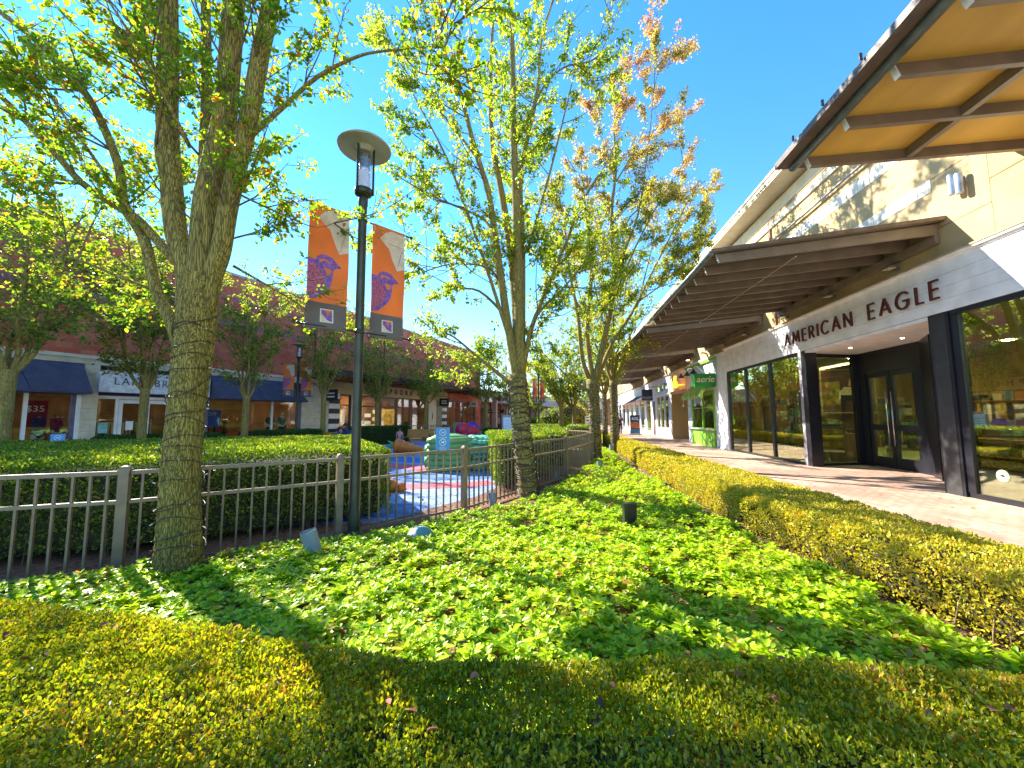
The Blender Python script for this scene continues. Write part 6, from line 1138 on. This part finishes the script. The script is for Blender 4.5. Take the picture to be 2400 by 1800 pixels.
hedge('long dark clipped hedge before the second navy awning, between two benches',[(-13.2,15.3),(-12.0,18.1),(-12.8,18.5),(-14.0,15.7)],1.08,yewd,.055,1300,12,inner=.1,group=gr); hedge('dark clipped hedge before the cosmetics shop windows, left of the child',[(-12.2,20.4),(-9.9,24.2),(-10.7,24.7),(-13.0,20.9)],1.1,yewd,.06,1200,13,inner=.1,group=gr); hedge('small dark clipped hedge at the foot of the tree before the awning',[(-14.1,13.1),(-13.7,14.1),(-14.4,14.4),(-14.8,13.4)],1.05,yewd,.055,1300,14,inner=.1,group=gr)
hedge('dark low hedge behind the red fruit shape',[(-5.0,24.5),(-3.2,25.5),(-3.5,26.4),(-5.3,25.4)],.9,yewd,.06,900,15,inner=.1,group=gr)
def bush(loc,r_,label,mat,n_,ls,seed,cat='bush'):
    t=thing('bush',label,cat,loc); MB().ell((0,0,r_[2]*.45),(r_[0]*.8,r_[1]*.8,r_[2]*.45),14,8).build('branch_light_block',hedge_in,t); r=np.random.default_rng(seed); v=unit(r.normal(0,1,(n_,3))); v[:,2]=np.abs(v[:,2])*1.0-.2*r.random(n_)  # solid dark core added inside the leaves, as in the hedges
    p=v*np.array(r_)*(1+.12*lump(v*3,1.5)[:,None])*(.88+.14*r.random((n_,1)))+np.array([loc[0],loc[1],0]); p[:,2]=np.maximum(p[:,2],.02); leaves('leaves',p,v+r.normal(0,.5,(n_,3)),v+r.normal(0,.5,(n_,3)),ls*r.uniform(.7,1.3,n_),mat,t)
bush((-1.2,45.4,0),(2.0,1.8,2.7),'large rounded green bush in the far middle beyond the thin lamp post',yewl,6000,.15,1); bush((-4.0,47,0),(2.4,1.8,1.6),'low wide green bush left of the large rounded bush',yewl,4000,.15,2); bush((1.4,52,0),(2.2,1.6,3.6),'tall yellowing bush at the street end',boxg,5000,.17,3)
# ================================================================== GROUND COVER
gc=[(-8.5,1.3),(-6.3,2.35),(-4.35,3.3),(-2.8,4.55),(-1.45,5.9),(-.55,7.3),(.0,8.9),(.6,11.4),(.9,13.3),(1.3,16.2),(1.9,20),(2.1,17),(2.0,12),(2.15,9),(2.22,6),(2.4,4.2),(2.62,2.9),(2.75,1.9),(-8.5,1.6)]
gc=[(-8.5,1.9) if p==(-8.5,1.3) else p for p in gc[:-1]]+[(-8.5,1.0)]
r=np.random.default_rng(77); q=np.empty((0,2))
for y0,y1,dn in ((1.0,5.2,240),(5.2,9,160),(9,20,85)):
    K=int((y1-y0)*12*dn); a=np.c_[r.uniform(-8.5,3.2,K),r.uniform(y0,y1,K)]; q=np.r_[q,a[inpoly(a,gc)]]
q=q[(np.hypot(q[:,0]+3.9,q[:,1]-3.58)>.27)&(np.hypot(q[:,0]+.69,q[:,1]-7.9)>.25)&(np.hypot(q[:,0]-.9,q[:,1]-5.5)>.09)&(np.hypot(q[:,0]+1.77,q[:,1]-4.66)>.17)&(np.hypot(q[:,0]+2.66,q[:,1]-3.97)>.1)]
hz=.13+.05*lump(np.c_[q,np.zeros(len(q))],1.3)+r.uniform(-.03,.05,len(q)); K=len(q); pos=[];dr=[];nm=[];sz=[]
ph=r.uniform(0,6.28,K); s=r.uniform(.046,.092,K)
for ring,(cnt,tl,dz,sc) in enumerate(((5,.75,.012,.62),(7,.22,0,1.0))):
    for j in range(cnt):
        keep=r.random(K)<.92; a=ph+6.283*j/cnt+r.normal(0,.18,K); ti=tl+r.normal(0,.16,K)
        D=np.c_[np.cos(a)*np.cos(ti),np.sin(a)*np.cos(ti),np.sin(ti)]; U=np.c_[-np.cos(a)*np.sin(ti),-np.sin(a)*np.sin(ti),np.cos(ti)]+r.normal(0,.15,(K,3))
        P3=np.c_[q,hz+dz]+D*.008; pos.append(P3[keep]);dr.append(D[keep]);nm.append(U[keep]);sz.append((s*sc*r.uniform(.8,1.2,K))[keep])
tag(leaves('ground_cover',np.concatenate(pos),np.concatenate(dr),np.concatenate(nm),np.concatenate(sz),packl,None,.52,.05,.16),'bright green whorled ground cover filling the bed between fence and hedges','ground cover',kind='stuff')
# dry fallen leaves on mulch and hedge top
K=2200; a=np.c_[r.uniform(-6,3.2,K),r.uniform(1.2,18,K)]; a=a[inpoly(a,bedpoly)]; K=len(a)
tag(leaves('fallen_leaves',np.c_[a,r.uniform(.005,.03,K)],np.c_[r.normal(0,1,(K,2)),r.normal(0,.2,K)],np.c_[r.normal(0,.3,(K,2)),np.ones(K)],r.uniform(.03,.07,K),leaf_dry,None,.6,.1,.1),'dry reddish leaves scattered on the bare mulch','dry leaves',kind='stuff')
K=160; a=np.c_[r.uniform(3.6,7.7,K),r.uniform(1,40,K)]
tag(leaves('fallen_leaves',np.c_[a,r.uniform(.012,.02,K)],np.c_[r.normal(0,1,(K,2)),r.normal(0,.1,K)],np.c_[r.normal(0,.2,(K,2)),np.ones(K)],r.uniform(.04,.07,K),leaf_dry,None,.6,.1,.1),'dry leaves scattered on the brick walkway','dry leaves',kind='stuff')
K=46; a=np.c_[r.uniform(-2.8,1.8,K),r.uniform(1.2,1.8,K)]
tag(leaves('fallen_leaves',np.c_[a,np.full(K,.605)],np.c_[r.normal(0,1,(K,2)),r.normal(0,.2,K)],np.c_[r.normal(0,.4,(K,2)),np.ones(K)],r.uniform(.03,.05,K),leaf_dry,None,.6,.15,.1),'dry reddish leaves caught on top of the foreground hedge','dry leaves',kind='stuff')
K=5000; a=np.c_[r.uniform(1.9,2.75,K),r.uniform(2,16,K)]; b=np.c_[r.uniform(-3,1.2,K),r.uniform(4,14,K)]; a=np.r_[a,b[inpoly(b,bedpoly)]]; K=len(a)
tag(leaves('mulch_chips',np.c_[a,r.uniform(.0,.018,K)],np.c_[r.normal(0,1,(K,2)),r.normal(0,.25,K)],np.c_[r.normal(0,.4,(K,2)),np.ones(K)],r.uniform(.015,.04,K),pm('wood_chip',(.30,.17,.09),.9,0,6,.4),None,.4,.1,.0),'loose brown wood chips on the soil strips','mulch',kind='stuff')
